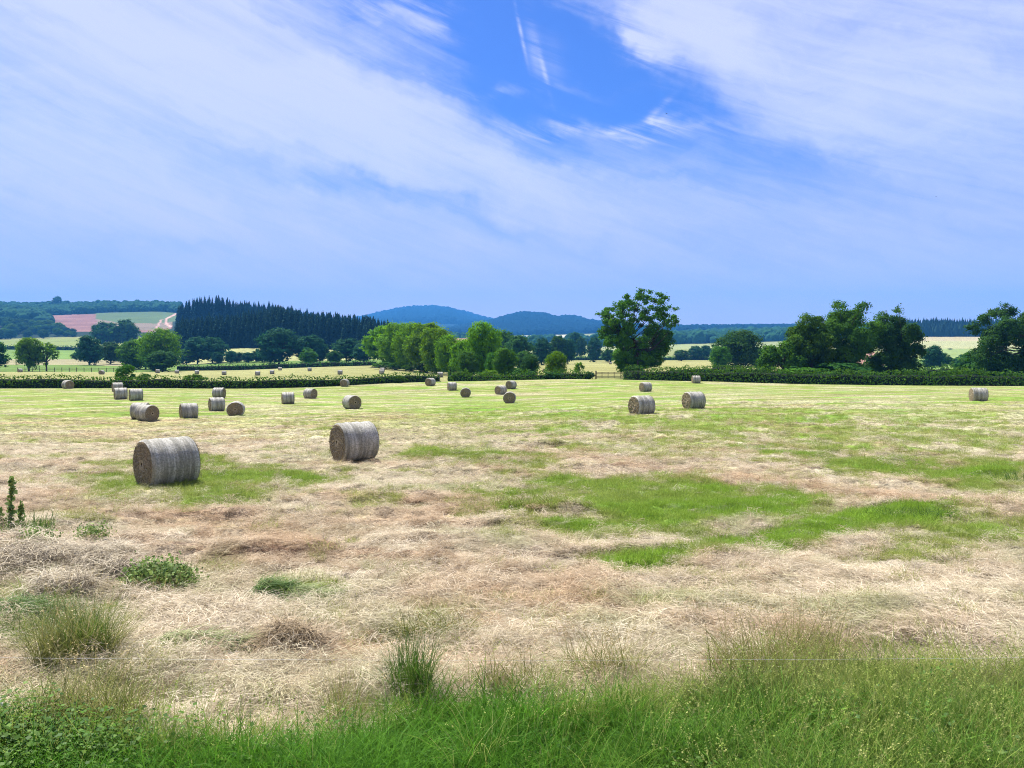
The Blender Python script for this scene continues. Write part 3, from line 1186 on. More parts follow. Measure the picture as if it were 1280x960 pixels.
# --- specially shaped near trees: lobes given as px, py, radius px
def traced_tree(name, lobes_px, Y, px0, mat, label, nleaf, leaf=.26, trunk_r=.45, depth=.8, fork=.3, group=None, sparse=None,
                clump=.34, per=12, twig=0.0, extra=0, dmax=4.5):
    X0 = xof(px0, Y); z0 = float(gz(X0, Y)) - .1
    L = []; sp = []
    cx = np.mean([q[0] for q in lobes_px])
    for j, q in enumerate(lobes_px):
        px, py, r = q[:3]
        p = at(px, py, Y)
        rm = r * Y / F * 1.08
        dy = random.uniform(-1, 1) * min(depth * 5, dmax) * (q[3] if len(q) > 3 else 1)
        L.append((p[0] - X0, dy, p[2] - z0, rm)); sp.append(sparse[j] if sparse else 1)
    L2, s2 = [], []
    for q, w in zip(L, sp):
        if q[3] > 1.15:
            L2.append((q[0], q[1], q[2], q[3] * .92)); s2.append(w)
            for _ in range(5):
                d = rand_dirs(1)[0]
                L2.append((q[0] + d[0] * q[3] * .78, q[1] + d[1] * q[3] * .85, q[2] + d[2] * q[3] * .74, q[3] * random.uniform(.28, .46)))
                s2.append(w * 2.2)
        else:
            L2.append(q); s2.append(w)
    L, sp = L2, s2
    for _ in range(extra):                       # fill the depth with more boughs of the same size
        q = L[random.randrange(len(L))]
        L.append((q[0] * random.uniform(.5, .95), random.choice((-1, 1)) * random.uniform(.5, 1) * dmax, q[2] * random.uniform(.8, .97), q[3] * .95))
        sp.append(1)
    H = max(q[2] + q[3] for q in L)
    root = tree_from_lobes(name, L, mat, nleaf, leaf, trunk_r, H, fork=fork, clump=clump, per=per, sparse=np.array(sp), twig=twig)
    root.location = (X0, Y, z0)
    tag(root, label, 'tree', group)
    return root


oak = [(757, 388, 5), (766, 383, 5), (775, 378, 5), (785, 374, 5), (795, 370, 5), (806, 368, 5), (817, 371, 5),
       (827, 376, 5), (832, 384, 4), (761, 393, 4), (772, 390, 5), (784, 386, 5), (796, 382, 5), (808, 382, 5),
       (820, 385, 5), (828, 393, 4), (840, 398, 5), (832, 402, 4), (812, 396, 5), (800, 396, 4), (788, 397, 4), (776, 399, 4),
       (764, 408, 8), (757, 418, 7), (770, 418, 10), (763, 428, 8), (777, 430, 10), (784, 412, 7), (790, 440, 10),
       (778, 447, 10), (788, 455, 9), (775, 456, 7), (802, 450, 9), (822, 410, 7), (832, 420, 8), (822, 424, 9),
       (836, 430, 5), (812, 416, 7), (824, 440, 9), (812, 446, 9), (818, 455, 7), (800, 428, 7), (806, 436, 8), (795, 462, 7)]
top = oak[:22]; low_ = oak[22:]
random.seed(11)
tw = [(q[0] + random.uniform(-9, 9), q[1] + random.uniform(-3, 11), random.uniform(1.7, 2.9)) for q in top for _ in range(4)]
sk = [(q[0] + random.uniform(-6, 6), q[1] + random.uniform(-5, 6), q[2] * random.uniform(.6, .9)) for q in low_]
oak = [(q[0], q[1] + 3, q[2] * .72) for q in top] + tw + low_ + sk
sp_o = [1.7] * 22 + [2.4] * 88 + [1.2] * (2 * len(low_))
traced_tree('oak_tree', oak, 146, 800, 'leaf_mid',
            'tall old oak with open spreading top standing behind the hedge right of centre', 60000, .24, .7, depth=.8,
            fork=.42, sparse=sp_o, twig=1.0, clump=.26, dmax=4.0)

TB = [(1005, 401, 7), (998, 407, 5), (1018, 408, 10), (1004, 418, 12), (1022, 424, 14), (988, 428, 9), (1030, 445, 14),
      (1005, 440, 14), (1012, 395, 4), (1000, 460, 12), (1025, 462, 12), (992, 445, 9)]
traced_tree('field_tree', TB, 139, 1014, 'leaf_mid', 'bushy green tree at the left of the big clump behind the right hedge',
            34000, .26, .45, extra=4, dmax=3.5)
TC = [(1046, 385, 6), (1057, 382, 6), (1068, 386, 6), (1075, 394, 8), (1050, 398, 10), (1066, 406, 12), (1038, 410, 10),
      (1048, 422, 14), (1070, 428, 14), (1052, 444, 15), (1078, 446, 12), (1085, 402, 7), (1040, 460, 12), (1065, 462, 12), (1088, 412, 9), (1082, 426, 12), (1030, 424, 12), (1062, 396, 9)]
traced_tree('field_tree', TC, 142, 1056, 'leaf_mid', 'tallest tree of the big clump behind the right hedge', 44000, .26, .5,
            extra=4, dmax=4, twig=1)
TD = [(1105, 396, 6), (1097, 405, 9), (1118, 404, 9), (1134, 410, 9), (1144, 420, 8), (1110, 420, 14), (1130, 428, 13),
      (1143, 440, 9), (1105, 442, 15), (1128, 448, 13), (1092, 430, 10), (1112, 390, 3.2), (1123, 388, 2.6), (1129, 384, 2.2),
      (1095, 458, 12), (1140, 457, 9), (1118, 462, 10), (1098, 418, 11), (1126, 418, 11), (1120, 432, 12)]
traced_tree('field_tree', TD, 148, 1113, 'leaf_dark',
            'dark rounded tree with a bare bough on top, right side of the big clump', 44000, .26, .5, extra=4, dmax=4)
TA = [(968, 442, 9), (980, 436, 9), (992, 440, 10), (975, 452, 11), (990, 455, 10), (962, 456, 8), (1000, 448, 9)]
traced_tree('field_tree', TA, 137, 980, 'leaf_mid', 'low light green tree at the left foot of the big clump', 16000, .26, .25,
            extra=3, dmax=2.5)
TE = [(1255, 392, 8), (1270, 387, 9), (1238, 399, 8), (1226, 410, 7), (1228, 430, 11), (1248, 412, 14), (1275, 405, 15),
      (1252, 436, 15), (1280, 432, 18), (1226, 448, 9), (1245, 452, 11), (1300, 392, 15), (1318, 402, 16), (1325, 430, 20),
      (1345, 420, 15), (1300, 450, 16), (1270, 455, 10), (1240, 420, 12), (1262, 420, 13), (1232, 444, 10), (1290, 420, 15)]
traced_tree('field_tree', TE, 152, 1276, 'leaf_dark', 'large dark tree behind the hedge cut by the right edge of the photo',
            52000, .27, .6, extra=5, dmax=5)

# --- row of bright trees running back beside the second field, and small trees on the hedge line
ROW = 'bright trees in the row beside the second bale field'
for px, Y, yt, w, kind, lab in [
    (479, 290, 407, 46, 'mid_b', 'leftmost bright green tree of the row, touching the conifers'),
    (497, 272, 402, 46, 'near_a', 'second bright green tree from the left end of the row'),
    (514, 250, 405, 44, 'near_c', 'broad bright green tree in the left half of the row'),
    (533, 232, 402, 46, 'near_b', 'tall bright green tree in the middle of the row below the blue hill'),
    (549, 214, 408, 40, 'near_a', 'bright green tree right of the middle of the row'),
    (563, 198, 420, 38, 'near_c', 'low domed bright green tree in front of the pale farmhouse'),
    (584, 184, 424, 36, 'near_b', 'rounded yellow green tree just right of the domed one in the row'),
]:
    place_tree('field_tree', px, Y, yt, w, kind, 'leaf_bright', lab, ROW)
place_tree('field_tree', 605, 178, 404, 44, 'near_c', 'leaf_bright',
           'tallest bright green tree at the right end of the row', ROW)
place_tree('field_tree', 585, 172, 438, 24, 'near_a', 'leaf_mid', 'small darker tree under the right end of the row', ROW)
place_tree('field_tree', 618, 168, 440, 20, 'near_b', 'leaf_mid', 'small darker tree at the right foot of the tree row', ROW)
SM = 'small trees on the hedge line left of the old oak'
place_tree('small_tree', 631, 150, 434, 28, 'near_a', 'leaf_mid', 'rounded small green tree, leftmost on the hedge line beyond the row', SM)
place_tree('small_tree', 663, 148, 443, 19, 'near_b', 'leaf_dark', 'narrow dusky small tree between two rounded green ones', SM)
place_tree('small_tree', 696, 149, 440, 25, 'near_c', 'leaf_bright', 'rounded bright small tree midway between the row and the oak', SM)
place_tree('small_tree', 723, 150, 452, 11, 'open', 'leaf_bright', 'thin sparse sapling on the hedge line by the gate', SM)
place_tree('hawthorn_bush', 438 + 60, 131, 470, 14, 'bush', 'hedge', 'rounded low bush on the left hedge below the tree row', cat='bush')
place_tree('hawthorn_bush', 157, 121, 454, 22, 'bush', 'leaf_mid', 'tall shaggy bush rising from the left hedge', cat='bush')
place_tree('hawthorn_bush', 180, 121, 466, 16, 'bush', 'leaf_mid', 'low bush right of the tall shaggy bush on the left hedge', cat='bush')
place_tree('hawthorn_bush', 243, 119, 467, 26, 'bush', 'hedge', 'leafy bush bulging over the left hedge near two bales', cat='bush')
place_tree('hawthorn_bush', 576, 139, 464, 22, 'bush', 'hedge', 'rounded bush at the start of the scrubby hedge', cat='bush')
place_tree('hawthorn_bush', 612, 142, 462, 24, 'bush', 'leaf_bright', 'light green bush under the tall end of the tree row', cat='bush')
place_tree('hawthorn_bush', 663, 141, 464, 16, 'bush', 'leaf_dark', 'dark bush at the foot of the narrow dusky tree', cat='bush')
place_tree('hawthorn_bush', 690, 141, 466, 26, 'bush', 'leaf_dark', 'dark bush at the foot of the bright rounded small tree', cat='bush')
place_tree('hawthorn_bush', 738, 140, 467, 12, 'bush', 'leaf_dark', 'small dark bush at the left end of the field gate', cat='bush')
place_tree('hawthorn_bush', 796, 139, 462, 34, 'bush', 'leaf_dark', 'dense dark bush at the foot of the old oak', cat='bush')
place_tree('hawthorn_bush', 1048, 133, 452, 60, 'bush', 'leaf_dark', 'dark undergrowth bush beneath the big tree clump', cat='bush')
place_tree('hawthorn_bush', 1000, 132, 458, 50, 'bush', 'leaf_mid', 'green bush under the left side of the big tree clump', cat='bush')
place_tree('hawthorn_bush', 1200, 150, 458, 22, 'bush', 'leaf_mid', 'green bush standing above the right hedge left of the large edge tree', cat='bush')

place_tree('hawthorn_bush', 1235, 158, 436, 62, 'bush', 'leaf_dark', 'dark undergrowth bush below the large right edge tree', cat='bush')
place_tree('hawthorn_bush', 1282, 160, 440, 60, 'bush', 'leaf_mid', 'green undergrowth bush cut by the right edge of the photo', cat='bush')
place_tree('hawthorn_bush', 1118, 152, 440, 66, 'bush', 'leaf_dark', 'dark undergrowth bush at the right foot of the big clump', cat='bush')
for i, px in enumerate((480, 496, 512, 530, 548, 566, 586, 604, 640, 655)):
    place_tree('hawthorn_bush', px, 262 - i * 10, 452 + i * .9, 24, 'bush', ('leaf_mid', 'leaf_dark')[i % 2],
               'dark low bush in the undergrowth along the foot of the bright tree row', 'bushes under the bright tree row', cat='bush')
# --- trees in the middle distance
MID = 'middle distance trees'
for px, Y, yt, w, kind, mat, lab in [
    (-6, 290, 428, 26, 'mid_a', 'leaf_dark', 'dark tree cut by the left edge of the photo beyond the hedge'),
    (36, 285, 421, 27, 'near_b', 'leaf_bright', 'bright light green tree standing at the post fence far left'),
    (58, 288, 427, 22, 'open', 'leaf_bright', 'thin airy yellow green tree right beside the bright tree at the post fence'),
    (112, 400, 421, 28, 'mid_a', 'leaf_blue', 'blue green tree standing alone beyond the post fence'),
    (134, 880, 403, 28, 'mid_b', 'leaf_dark', 'dark tree in front of the red ploughed slope, left of a pair'),
    (156, 880, 400, 30, 'mid_b', 'leaf_dark', 'dark tree in front of the red ploughed slope, right of a pair'),
    (138, 430, 428, 28, 'mid_b', 'leaf_dark', 'low dark tree just right of the blue green lone tree'),
    (167, 335, 424, 34, 'near_a', 'leaf_mid', 'mid green tree at the left of the bright clump beyond the hedge'),
    (182, 345, 420, 30, 'mid_c', 'leaf_mid', 'green tree filling the middle of the bright clump beyond the hedge'),
    (200, 315, 412, 46, 'near_c', 'leaf_bright', 'largest bright tree of the clump beyond the left hedge'),
    (203, 292, 440, 36, 'mid_a', 'leaf_dark', 'dark conical bush-like tree in front of the bright clump'),
    (247, 480, 422, 32, 'mid_b', 'leaf_blue', 'blue green domed tree under the left end of the conifers'),
    (266, 478, 422, 36, 'mid_b', 'leaf_blue', 'broader domed tree with open trunks below the conifers'),
    (233, 470, 436, 20, 'mid_c', 'leaf_mid', 'small green tree at the left foot of the domed pair'),
    (349, 415, 413, 46, 'mid_a', 'leaf_blue', 'big round topped tree in front of the middle of the conifers'),
    (385, 420, 420, 36, 'mid_b', 'leaf_blue', 'round tree just right of the big round topped one'),
    (400, 430, 427, 20, 'mid_c', 'leaf_dark', 'narrow dark tree at the right shoulder of the round pair'),
    (385, 342, 437, 20, 'mid_a', 'leaf_mid', 'small round tree standing on the far hedge of the second field'),
    (433, 410, 424, 36, 'mid_b', 'leaf_blue', 'wide blue green tree before the right half of the conifers'),
    (455, 400, 430, 26, 'mid_a', 'leaf_blue', 'smaller blue green tree left of the bright row'),
    (418, 380, 438, 18, 'mid_c', 'leaf_dark', 'low dark tree on the hedge between the two blue green groups'),
    (648, 345, 420, 34, 'mid_b', 'leaf_dark', 'dark tree behind the gap right of the tall bright tree'),
    (632, 380, 415, 30, 'mid_a', 'leaf_mid', 'green tree peeping out behind the right end of the row'),
    (655, 250, 438, 22, 'mid_c', 'leaf_mid', 'green tree in the second line behind the narrow dusky tree'),
    (677, 400, 424, 22, 'mid_a', 'leaf_blue', 'blue green tree left of the darkest tree in the far line'),
    (696, 420, 420, 20, 'mid_b', 'leaf_dark', 'darkest tree of the far line above the bright rounded small tree'),
    (709, 420, 425, 20, 'mid_a', 'leaf_blue', 'blue green tree right of the darkest tree in the far line'),
    (718, 700, 414, 14, 'mid_c', 'leaf_blue', 'hazy pale tree on the rise beyond the far line'),
    (727, 640, 422, 12, 'mid_b', 'leaf_dark', 'small far tree with a visible trunk on the pale pasture'),
    (742, 520, 422, 18, 'mid_a', 'leaf_blue', 'lone round tree on the pasture left of the old oak'),
    (760, 500, 436, 14, 'mid_c', 'leaf_dark', 'low dark tree behind the left side of the old oak'),
    (852, 560, 437, 16, 'mid_c', 'leaf_dark', 'dark tree behind the right side of the old oak'),
    (868, 600, 433, 18, 'mid_a', 'leaf_blue', 'left blue green tree of three between the oak and the domed tree'),
    (882, 610, 432, 16, 'mid_b', 'leaf_blue', 'middle blue green tree of three between the oak and the domed tree'),
    (895, 600, 436, 14, 'mid_c', 'leaf_dark', 'right dark tree of three between the oak and the domed tree'),
    (921, 262, 414, 54, 'near_c', 'leaf_dark', 'broad domed dark tree standing between the old oak and the big clump'),
    (900, 250, 432, 22, 'near_b', 'leaf_mid', 'smaller tree leaning on the left of the broad domed dark tree'),
    (950, 300, 436, 24, 'mid_a', 'leaf_mid', 'green tree between the broad domed tree and the big clump'),
    (1165, 330, 433, 24, 'mid_a', 'leaf_blue', 'blue green tree just right of the big clump'),
    (1178, 335, 441, 20, 'mid_b', 'leaf_dark', 'lower dark blue tree right of the big clump'),
    (1208, 335, 443, 24, 'mid_b', 'leaf_blue', 'low tree in front of the sloping pasture near the right edge tree'),
    (1196, 345, 447, 16, 'mid_c', 'leaf_mid', 'smallest low tree in front of the sloping pasture at right'),
    (1187, 880, 437, 5, 'mid_c', 'leaf_dark', 'tiny lone tree in the middle of the sloping pasture at right'),
    (73, 2450, 371, 12, 'mid_a', 'leaf_dark', 'single large tree breaking the skyline on the left ridge'),
]:
    place_tree('field_tree', px, Y, yt, w, kind, mat, lab)
# small hedgerow trees before the strip of pasture
for i, px in enumerate((288, 299, 311, 321, 331, 272)):
    place_tree('hedgerow_tree', px, 455 + 8 * (i % 2), 438 + (i * 7) % 4, 14, ('mid_c', 'mid_a')[i % 2], 'leaf_blue',
               'small hedgerow tree in the low line under the left half of the conifers', 'hedgerow trees below the conifers')
for i, px in enumerate((105, 122, 146, 151, 176, 96)):
    place_tree('hedgerow_tree', px, 470 + 15 * (i % 3), 441 + (i * 5) % 5, 12, ('mid_c', 'mid_b')[i % 2], 'leaf_mid',
               'small hedgerow tree beyond the post fence at left', 'hedgerow trees beyond the post fence')


# --- conifers
def conifer_mesh(seed, H=26.0, R=3.4, levels=24):
    r = random.Random(seed)
    V = []; val = []
    for L in range(levels):
        t = L / (levels - 1)
        z = H * (.10 + .88 * t)
        rad = R * (1 - t) ** .8 * (.75 + .4 * r.random()) + .38
        nb = max(5, int(13 * (1 - t) + 4))
        a0 = r.random() * 6.3
        for k in range(nb):
            a = a0 + 2 * pi * k / nb + r.uniform(-.2, .2)
            d = np.array([cos(a), sin(a), 0]); s = np.array([-sin(a), cos(a), 0])
            q = rad * r.uniform(.75, 1.15); w = q * r.uniform(.22, .34) + .15
            dr = q * .38
            p0 = np.array([0, 0, z + .3])
            V += [p0, d * q * .55 - s * w + (0, 0, z - dr * .35), d * q + (0, 0, z - dr), d * q * .55 + s * w + (0, 0, z - dr * .35)]
            v = r.random(); val.append(v)
            V += [p0 * 1, d * q * .5 + (0, 0, z - dr * .2), d * q * .85 + (0, 0, z - dr * 1.4 - .5), d * q * .35 + (0, 0, z - dr - .9)]
            val.append(v)
    V = np.array(V)
    return V, np.array(val)


CON = []
CONF = []
for s in range(5):
    V, val = conifer_mesh(s, 26.0, 4.6 + .5 * s)
    cm = leaf_mesh('conifer_crown', V, val, M['needle'])
    g = Geo(); g.tube([(0, 0, -1), (0, 0, 12), (0, 0, 25)], [.38, .25, .05], 7)
    CON.append((cm, g.mesh('conifer_trunk', M['bark'])))
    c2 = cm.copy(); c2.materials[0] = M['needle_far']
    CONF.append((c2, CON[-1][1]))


def conifer(px, Y, ytop, label, group, hmin=14, hmax=36, kit=None):
    X = xof(px, Y); z = float(base_z(X, Y))
    H = np.clip(at(px, ytop, Y)[2] - z, hmin, hmax)
    cm, tm = random.choice(kit or CON)
    o = empty('conifer', (X, Y, z), random.uniform(0, 6.28))
    s = H / 26.0
    o.scale = (s * random.uniform(.85, 1.15),) * 2 + (s,)
    link('crown', cm, o); link('trunk', tm, o)
    tag(o, label, 'conifer', group)


prof1 = [(214, 420), (222, 402), (229, 391), (236, 398), (255, 393), (280, 391), (300, 388), (343, 382), (380, 386), (420, 388),
         (450, 392), (470, 396), (490, 401), (500, 405)]
for row, Y in enumerate((604, 618, 634, 652, 672)):
    for px in np.arange(218 + (row % 2) * 3, 498, 6.6):
        p = px + random.uniform(-2.0, 2.0)
        yt = np.interp(p, *zip(*prof1)) + random.gauss(1.0, 1.5) + 9 * (float(fbm(p * .045, 3.0, 9, 3)) - .5) + (5 if row < 1 else 0)
        conifer(p, Y + random.uniform(-5, 5), yt, 'tall dark conifer in the dense stand behind the second bale field',
                'conifers of the dense stand left of centre')
prof2 = [(222, 372), (228, 366), (240, 368), (256, 367), (272, 369), (287, 371), (300, 377), (318, 382), (330, 388)]
for row, Y in enumerate((960, 985)):
    for px in np.arange(225, 326, 4.6):
        p = px + random.uniform(-1.5, 1.5)
        yt = np.interp(p, *zip(*prof2)) + random.uniform(-1.5, 3.5) + row * 1.5
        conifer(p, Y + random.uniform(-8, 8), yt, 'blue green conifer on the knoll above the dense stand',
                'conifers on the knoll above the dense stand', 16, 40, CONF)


# --- broadleaf wood at far left (trees one can tell apart)
for i in range(95):
    px = random.uniform(-70, 94)
    t = random.random() ** .8
    Y = 1235 + t * (330 if px < 60 else 330 - (px - 60) * 5)
    X = xof(px, Y); z = float(base_z(X, Y))
    cm, tm = proto_in(random.choice(('mid_a', 'mid_b', 'mid_c')), random.choice(('leaf_dark', 'leaf_blue', 'leaf_mid')))
    o = empty('wood_tree', (X, Y, z), random.uniform(0, 6.28))
    s = random.uniform(1.05, 1.6) * (1 - max(0, px - 58) / 75)
    o.scale = (s * 1.35, s * 1.35, s)
    link('crown', cm, o); link('trunk', tm, o)
    tag(o, 'rounded broadleaf tree of the wood climbing the far left slope', 'tree', 'trees of the far left wood')


# ------------------------------------------------------------------ scatter (uncountable cover only)
def scatter(name, P, rz, scale, idx, tint, protos, tilt=None, label=None, tint2=None):
    n = len(P)
    me = bpy.data.meshes.new(name)
    me.vertices.add(n)
    me.vertices.foreach_set('co', np.ascontiguousarray(P, np.float32).ravel())
    rot = np.zeros((n, 3), np.float32); rot[:, 2] = rz
    if tilt is not None:
        rot[:, 0] = tilt[:, 0]; rot[:, 1] = tilt[:, 1]
    for nm, typ, arr, key in (('rot', 'FLOAT_VECTOR', rot, 'vector'), ('scl', 'FLOAT_VECTOR', np.repeat(scale[:, None], 3, 1) if scale.ndim == 1 else scale, 'vector'),
                              ('pick', 'INT', idx, 'value'), ('tint', 'FLOAT', tint, 'value'),
                              ('tint2', 'FLOAT', np.zeros(n) if tint2 is None else tint2, 'value')):
        a = me.attributes.new(nm, typ, 'POINT')
        a.data.foreach_set(key, np.ascontiguousarray(arr, np.int32 if typ == 'INT' else np.float32).ravel())
    o = link(name, me)
    pc = bpy.data.collections.new(name + '_clumps')
    for i, pm in enumerate(protos):
        po = bpy.data.objects.new('%s_%02d' % (name, i), pm)
        pc.objects.link(po)
    ng = bpy.data.node_groups.new(name + '_scatter', 'GeometryNodeTree')
    ng.interface.new_socket('Geometry', in_out='INPUT', socket_type='NodeSocketGeometry')
    ng.interface.new_socket('Geometry', in_out='OUTPUT', socket_type='NodeSocketGeometry')
    N = ng.nodes; L = ng.links
    gi = N.new('NodeGroupInput'); go = N.new('NodeGroupOutput')
    iop = N.new('GeometryNodeInstanceOnPoints')
    ci = N.new('GeometryNodeCollectionInfo')
    ci.inputs['Collection'].default_value = pc
    ci.inputs['Separate Children'].default_value = True
    ci.inputs['Reset Children'].default_value = True
    def attr(nm, t):
        a = N.new('GeometryNodeInputNamedAttribute'); a.data_type = t
        a.inputs['Name'].default_value = nm
        return a.outputs['Attribute']
    L.new(gi.outputs[0], iop.inputs['Points'])
    L.new(ci.outputs[0], iop.inputs['Instance'])
    iop.inputs['Pick Instance'].default_value = True
    L.new(attr('pick', 'INT'), iop.inputs['Instance Index'])
    L.new(attr('rot', 'FLOAT_VECTOR'), iop.inputs['Rotation'])
    L.new(attr('scl', 'FLOAT_VECTOR'), iop.inputs['Scale'])
    L.new(iop.outputs[0], go.inputs[0])
    md = o.modifiers.new('scatter', 'NODES')
    md.node_group = ng
    tag(o, label, kind='stuff')
    return o


def ribbons(n, f):
    """n curved blades; f(n) -> base (n,3), heading, length, width, rise0, rise1, side, val"""
    base, hd, ln, wd, e0, e1, twist, val = f(n)
    S = 4
    pts = np.zeros((n, S + 1, 3)); pts[:, 0] = base
    for k in range(S):
        t = (k + .5) / S
        e = e0 * (1 - t) + e1 * t
        h = hd + twist * t
        d = np.stack([np.cos(h) * np.cos(e), np.sin(h) * np.cos(e), np.sin(e)], -1)
        pts[:, k + 1] = pts[:, k] + d * (ln / S)[:, None]
    side = np.stack([-np.sin(hd), np.cos(hd), np.zeros(n)], -1)
    # random roll so blades are not all edge on
    roll = rng.uniform(-.9, .9, n)
    side = side * np.cos(roll)[:, None] + np.array([0, 0, 1.0]) * np.sin(roll)[:, None] * .6
    V = np.zeros((n, S + 1, 2, 3))
    for k in range(S + 1):
        w = wd * (1 - (k / S) ** 2 * .85) / 2
        V[:, k, 0] = pts[:, k] - side * w[:, None]
        V[:, k, 1] = pts[:, k] + side * w[:, None]
    V = V.reshape(-1, 3)
    b = (np.arange(n) * (S + 1) * 2)[:, None, None]
    k = np.arange(S)[None, :, None] * 2
    Fq = (b + k + np.array([0, 1, 3, 2])[None, None, :]).reshape(-1, 4)
    return V, Fq, np.repeat(val, S)


def blade_mesh(name, mat, V, Fq, val):
    return mk_mesh(name, V, Fq, mat, {'v': ('FLOAT', 'FACE', val)}, smooth=True)


def hay_clump(n, R, w=.0042, lmin=.08, lmax=.27, h=.06, dirn=None):
    def f(n):
        a = rng.random(n) * 2 * pi; r = R * np.sqrt(rng.random(n))
        base = np.stack([np.cos(a) * r, np.sin(a) * r, rng.random(n) ** 1.5 * h], -1)
        hd = rng.random(n) * 2 * pi if dirn is None else dirn + rng.normal(size=n) * .45
        return (base, hd, rng.uniform(lmin, lmax, n), w * rng.uniform(.6, 1.4, n), rng.uniform(-.05, .42, n),
                rng.uniform(-.5, .1, n), rng.uniform(-1.0, 1.0, n), rng.random(n))
    return ribbons(n, f)


def turf_clump(n, R, lmin, lmax, w, lean=.5, e0=(.7, 1.5), e1=(-.1, 1.2), dirn=None):
    def f(n):
        a = rng.random(n) * 2 * pi; r = R * np.sqrt(rng.random(n))
        base = np.stack([np.cos(a) * r, np.sin(a) * r, np.full(n, -.02)], -1)
        hd = rng.random(n) * 2 * pi if dirn is None else dirn + rng.normal(size=n) * .6
        return (base, hd, rng.uniform(lmin, lmax, n), w * rng.uniform(.6, 1.4, n), rng.uniform(*e0, n),
                rng.uniform(*e1, n), rng.uniform(-.6, .6, n), rng.random(n))
    return ribbons(n, f)


HAY_P = [blade_mesh('hay_clump', M['hay'], *hay_clump(140, .32)) for _ in range(4)] + \
        [blade_mesh('hay_clump', M['hay'], *hay_clump(130, .32, dirn=0.0, lmax=.36)) for _ in range(3)] + \
        [blade_mesh('hay_clump', M['hay'], *hay_clump(120, .22, .0045, h=.16)) for _ in range(2)]
TURF_P = [blade_mesh('turf_clump', M['blade'], *turf_clump(90, .22, .05, .15, .006)) for _ in range(4)]
ROUGH_P = [blade_mesh('rough_clump', M['blade'], *turf_clump(60, .20, .12, .34, .006, e0=(.8, 1.5), e1=(-.6, .9))) for _ in range(3)]
LUSH_P = [blade_mesh('lush_clump', M['lush'], *turf_clump(80, .20, .20, .56, .007, e0=(.9, 1.5), e1=(-1.1, .5))) for _ in range(5)]


DRYG_P = [blade_mesh('dry_clump', M['blade'], *turf_clump(55, .16, .25, .62, .0045, e0=(1.0, 1.5), e1=(-.3, 1.1))) for _ in range(4)]


def stalk_clump(n, R, lo, hi):
    """thin flowering stems with seed heads"""
    V, Fq, val = turf_clump(n, R, lo, hi, .0035, e0=(1.15, 1.5), e1=(.6, 1.3))
    tips = V.reshape(n, 5, 2, 3)[:, 4].mean(1); prev = V.reshape(n, 5, 2, 3)[:, 3].mean(1)
    d = tips - prev; d /= np.linalg.norm(d, axis=1, keepdims=True)
    q = []
    m = 7
    for k in range(m):
        p = tips - d * (.012 * k)
        q.append(leaf_quads(p + rng.normal(size=p.shape) * .005, rand_dirs(n), .009 + .0006 * k))
    Q = np.concatenate(q)
    b = len(V)
    V2 = np.concatenate([V, Q]); F2 = np.concatenate([Fq, b + np.arange(len(Q)).reshape(-1, 4)])
    v2 = np.concatenate([val * .5 + .5, np.full(n * m, .9)])
    return V2, F2, v2


STALK_P = [blade_mesh('stalk_clump', M['blade'], *stalk_clump(16, .16, .40, .75)) for _ in range(4)]


def weed_clump(n, R):
    """leafy ground weeds: stems carrying oval leaves"""
    Vs = []; vals = []
    a = rng.random(n) * 2 * pi; r = R * np.sqrt(rng.random(n)); h = rng.uniform(.08, .36, n)
    P = np.stack([np.cos(a) * r, np.sin(a) * r, h], -1)
    N = rand_dirs(n) * .6 + np.array([0, 0, 1.0])
    V = leaf_quads(P, N, .028, 1.0)
    V2, F2, v2 = turf_clump(n // 2, R, .14, .40, .006)
    b = len(V)
    return np.concatenate([V, V2]), np.concatenate([np.arange(len(V)).reshape(-1, 4), b + F2]), \
        np.concatenate([rng.random(n), v2 * .5])


WEED_P = [blade_mesh('weed_clump', M['weed'], *weed_clump(90, .22)) for _ in range(4)]


def sample_fan(n, y0, y1, t=.78):
    # reaches further to the sides on near ground, which a step aside would show
    t = t + 5.0 / (y0 + 2.0)
    """n places spread evenly over the ground between two distances inside the field of view"""
    u = rng.random(n)
    Y = np.sqrt(y0 ** 2 + u * (y1 ** 2 - y0 ** 2))
    X = rng.uniform(-t, t, n) * Y
    return X, Y


def cover(name, protos, bands, prob, tintf, smin, smax, label, tilt=.12, ztweak=0.0, dirz=None, zs=(1, 1), t2=None):
    PX, PY, SB = [], [], []
    for n, y0, y1, sc in bands:
        X, Y = sample_fan(int(n * (1 + 5.0 / (y0 + 2.0) / .78)), y0, y1)
        PX.append(X); PY.append(Y); SB.append(np.full(len(X), sc))
    X = np.concatenate(PX); Y = np.concatenate(PY); SB = np.concatenate(SB)
    mk = masks(X, Y)
    k = rng.random(len(X)) < prob(X, Y, *mk)
    X, Y, SB = X[k], Y[k], SB[k]
    mk = tuple(q[k] for q in mk)
    n = len(X)
    Z = gz(X, Y) + ztweak
    s = rng.uniform(smin, smax, n) * SB
    rz = rng.random(n) * 2 * pi if dirz is None else dirz(X, Y)
    s = np.stack([s, s, s * rng.uniform(*zs, n)], -1)
    return scatter(name, np.stack([X, Y, Z], -1), rz, s, rng.integers(0, len(protos), n), tintf(X, Y, *mk), protos,
                   rng.normal(size=(n, 2)) * tilt, label, None if t2 is None else t2(X, Y, *mk))


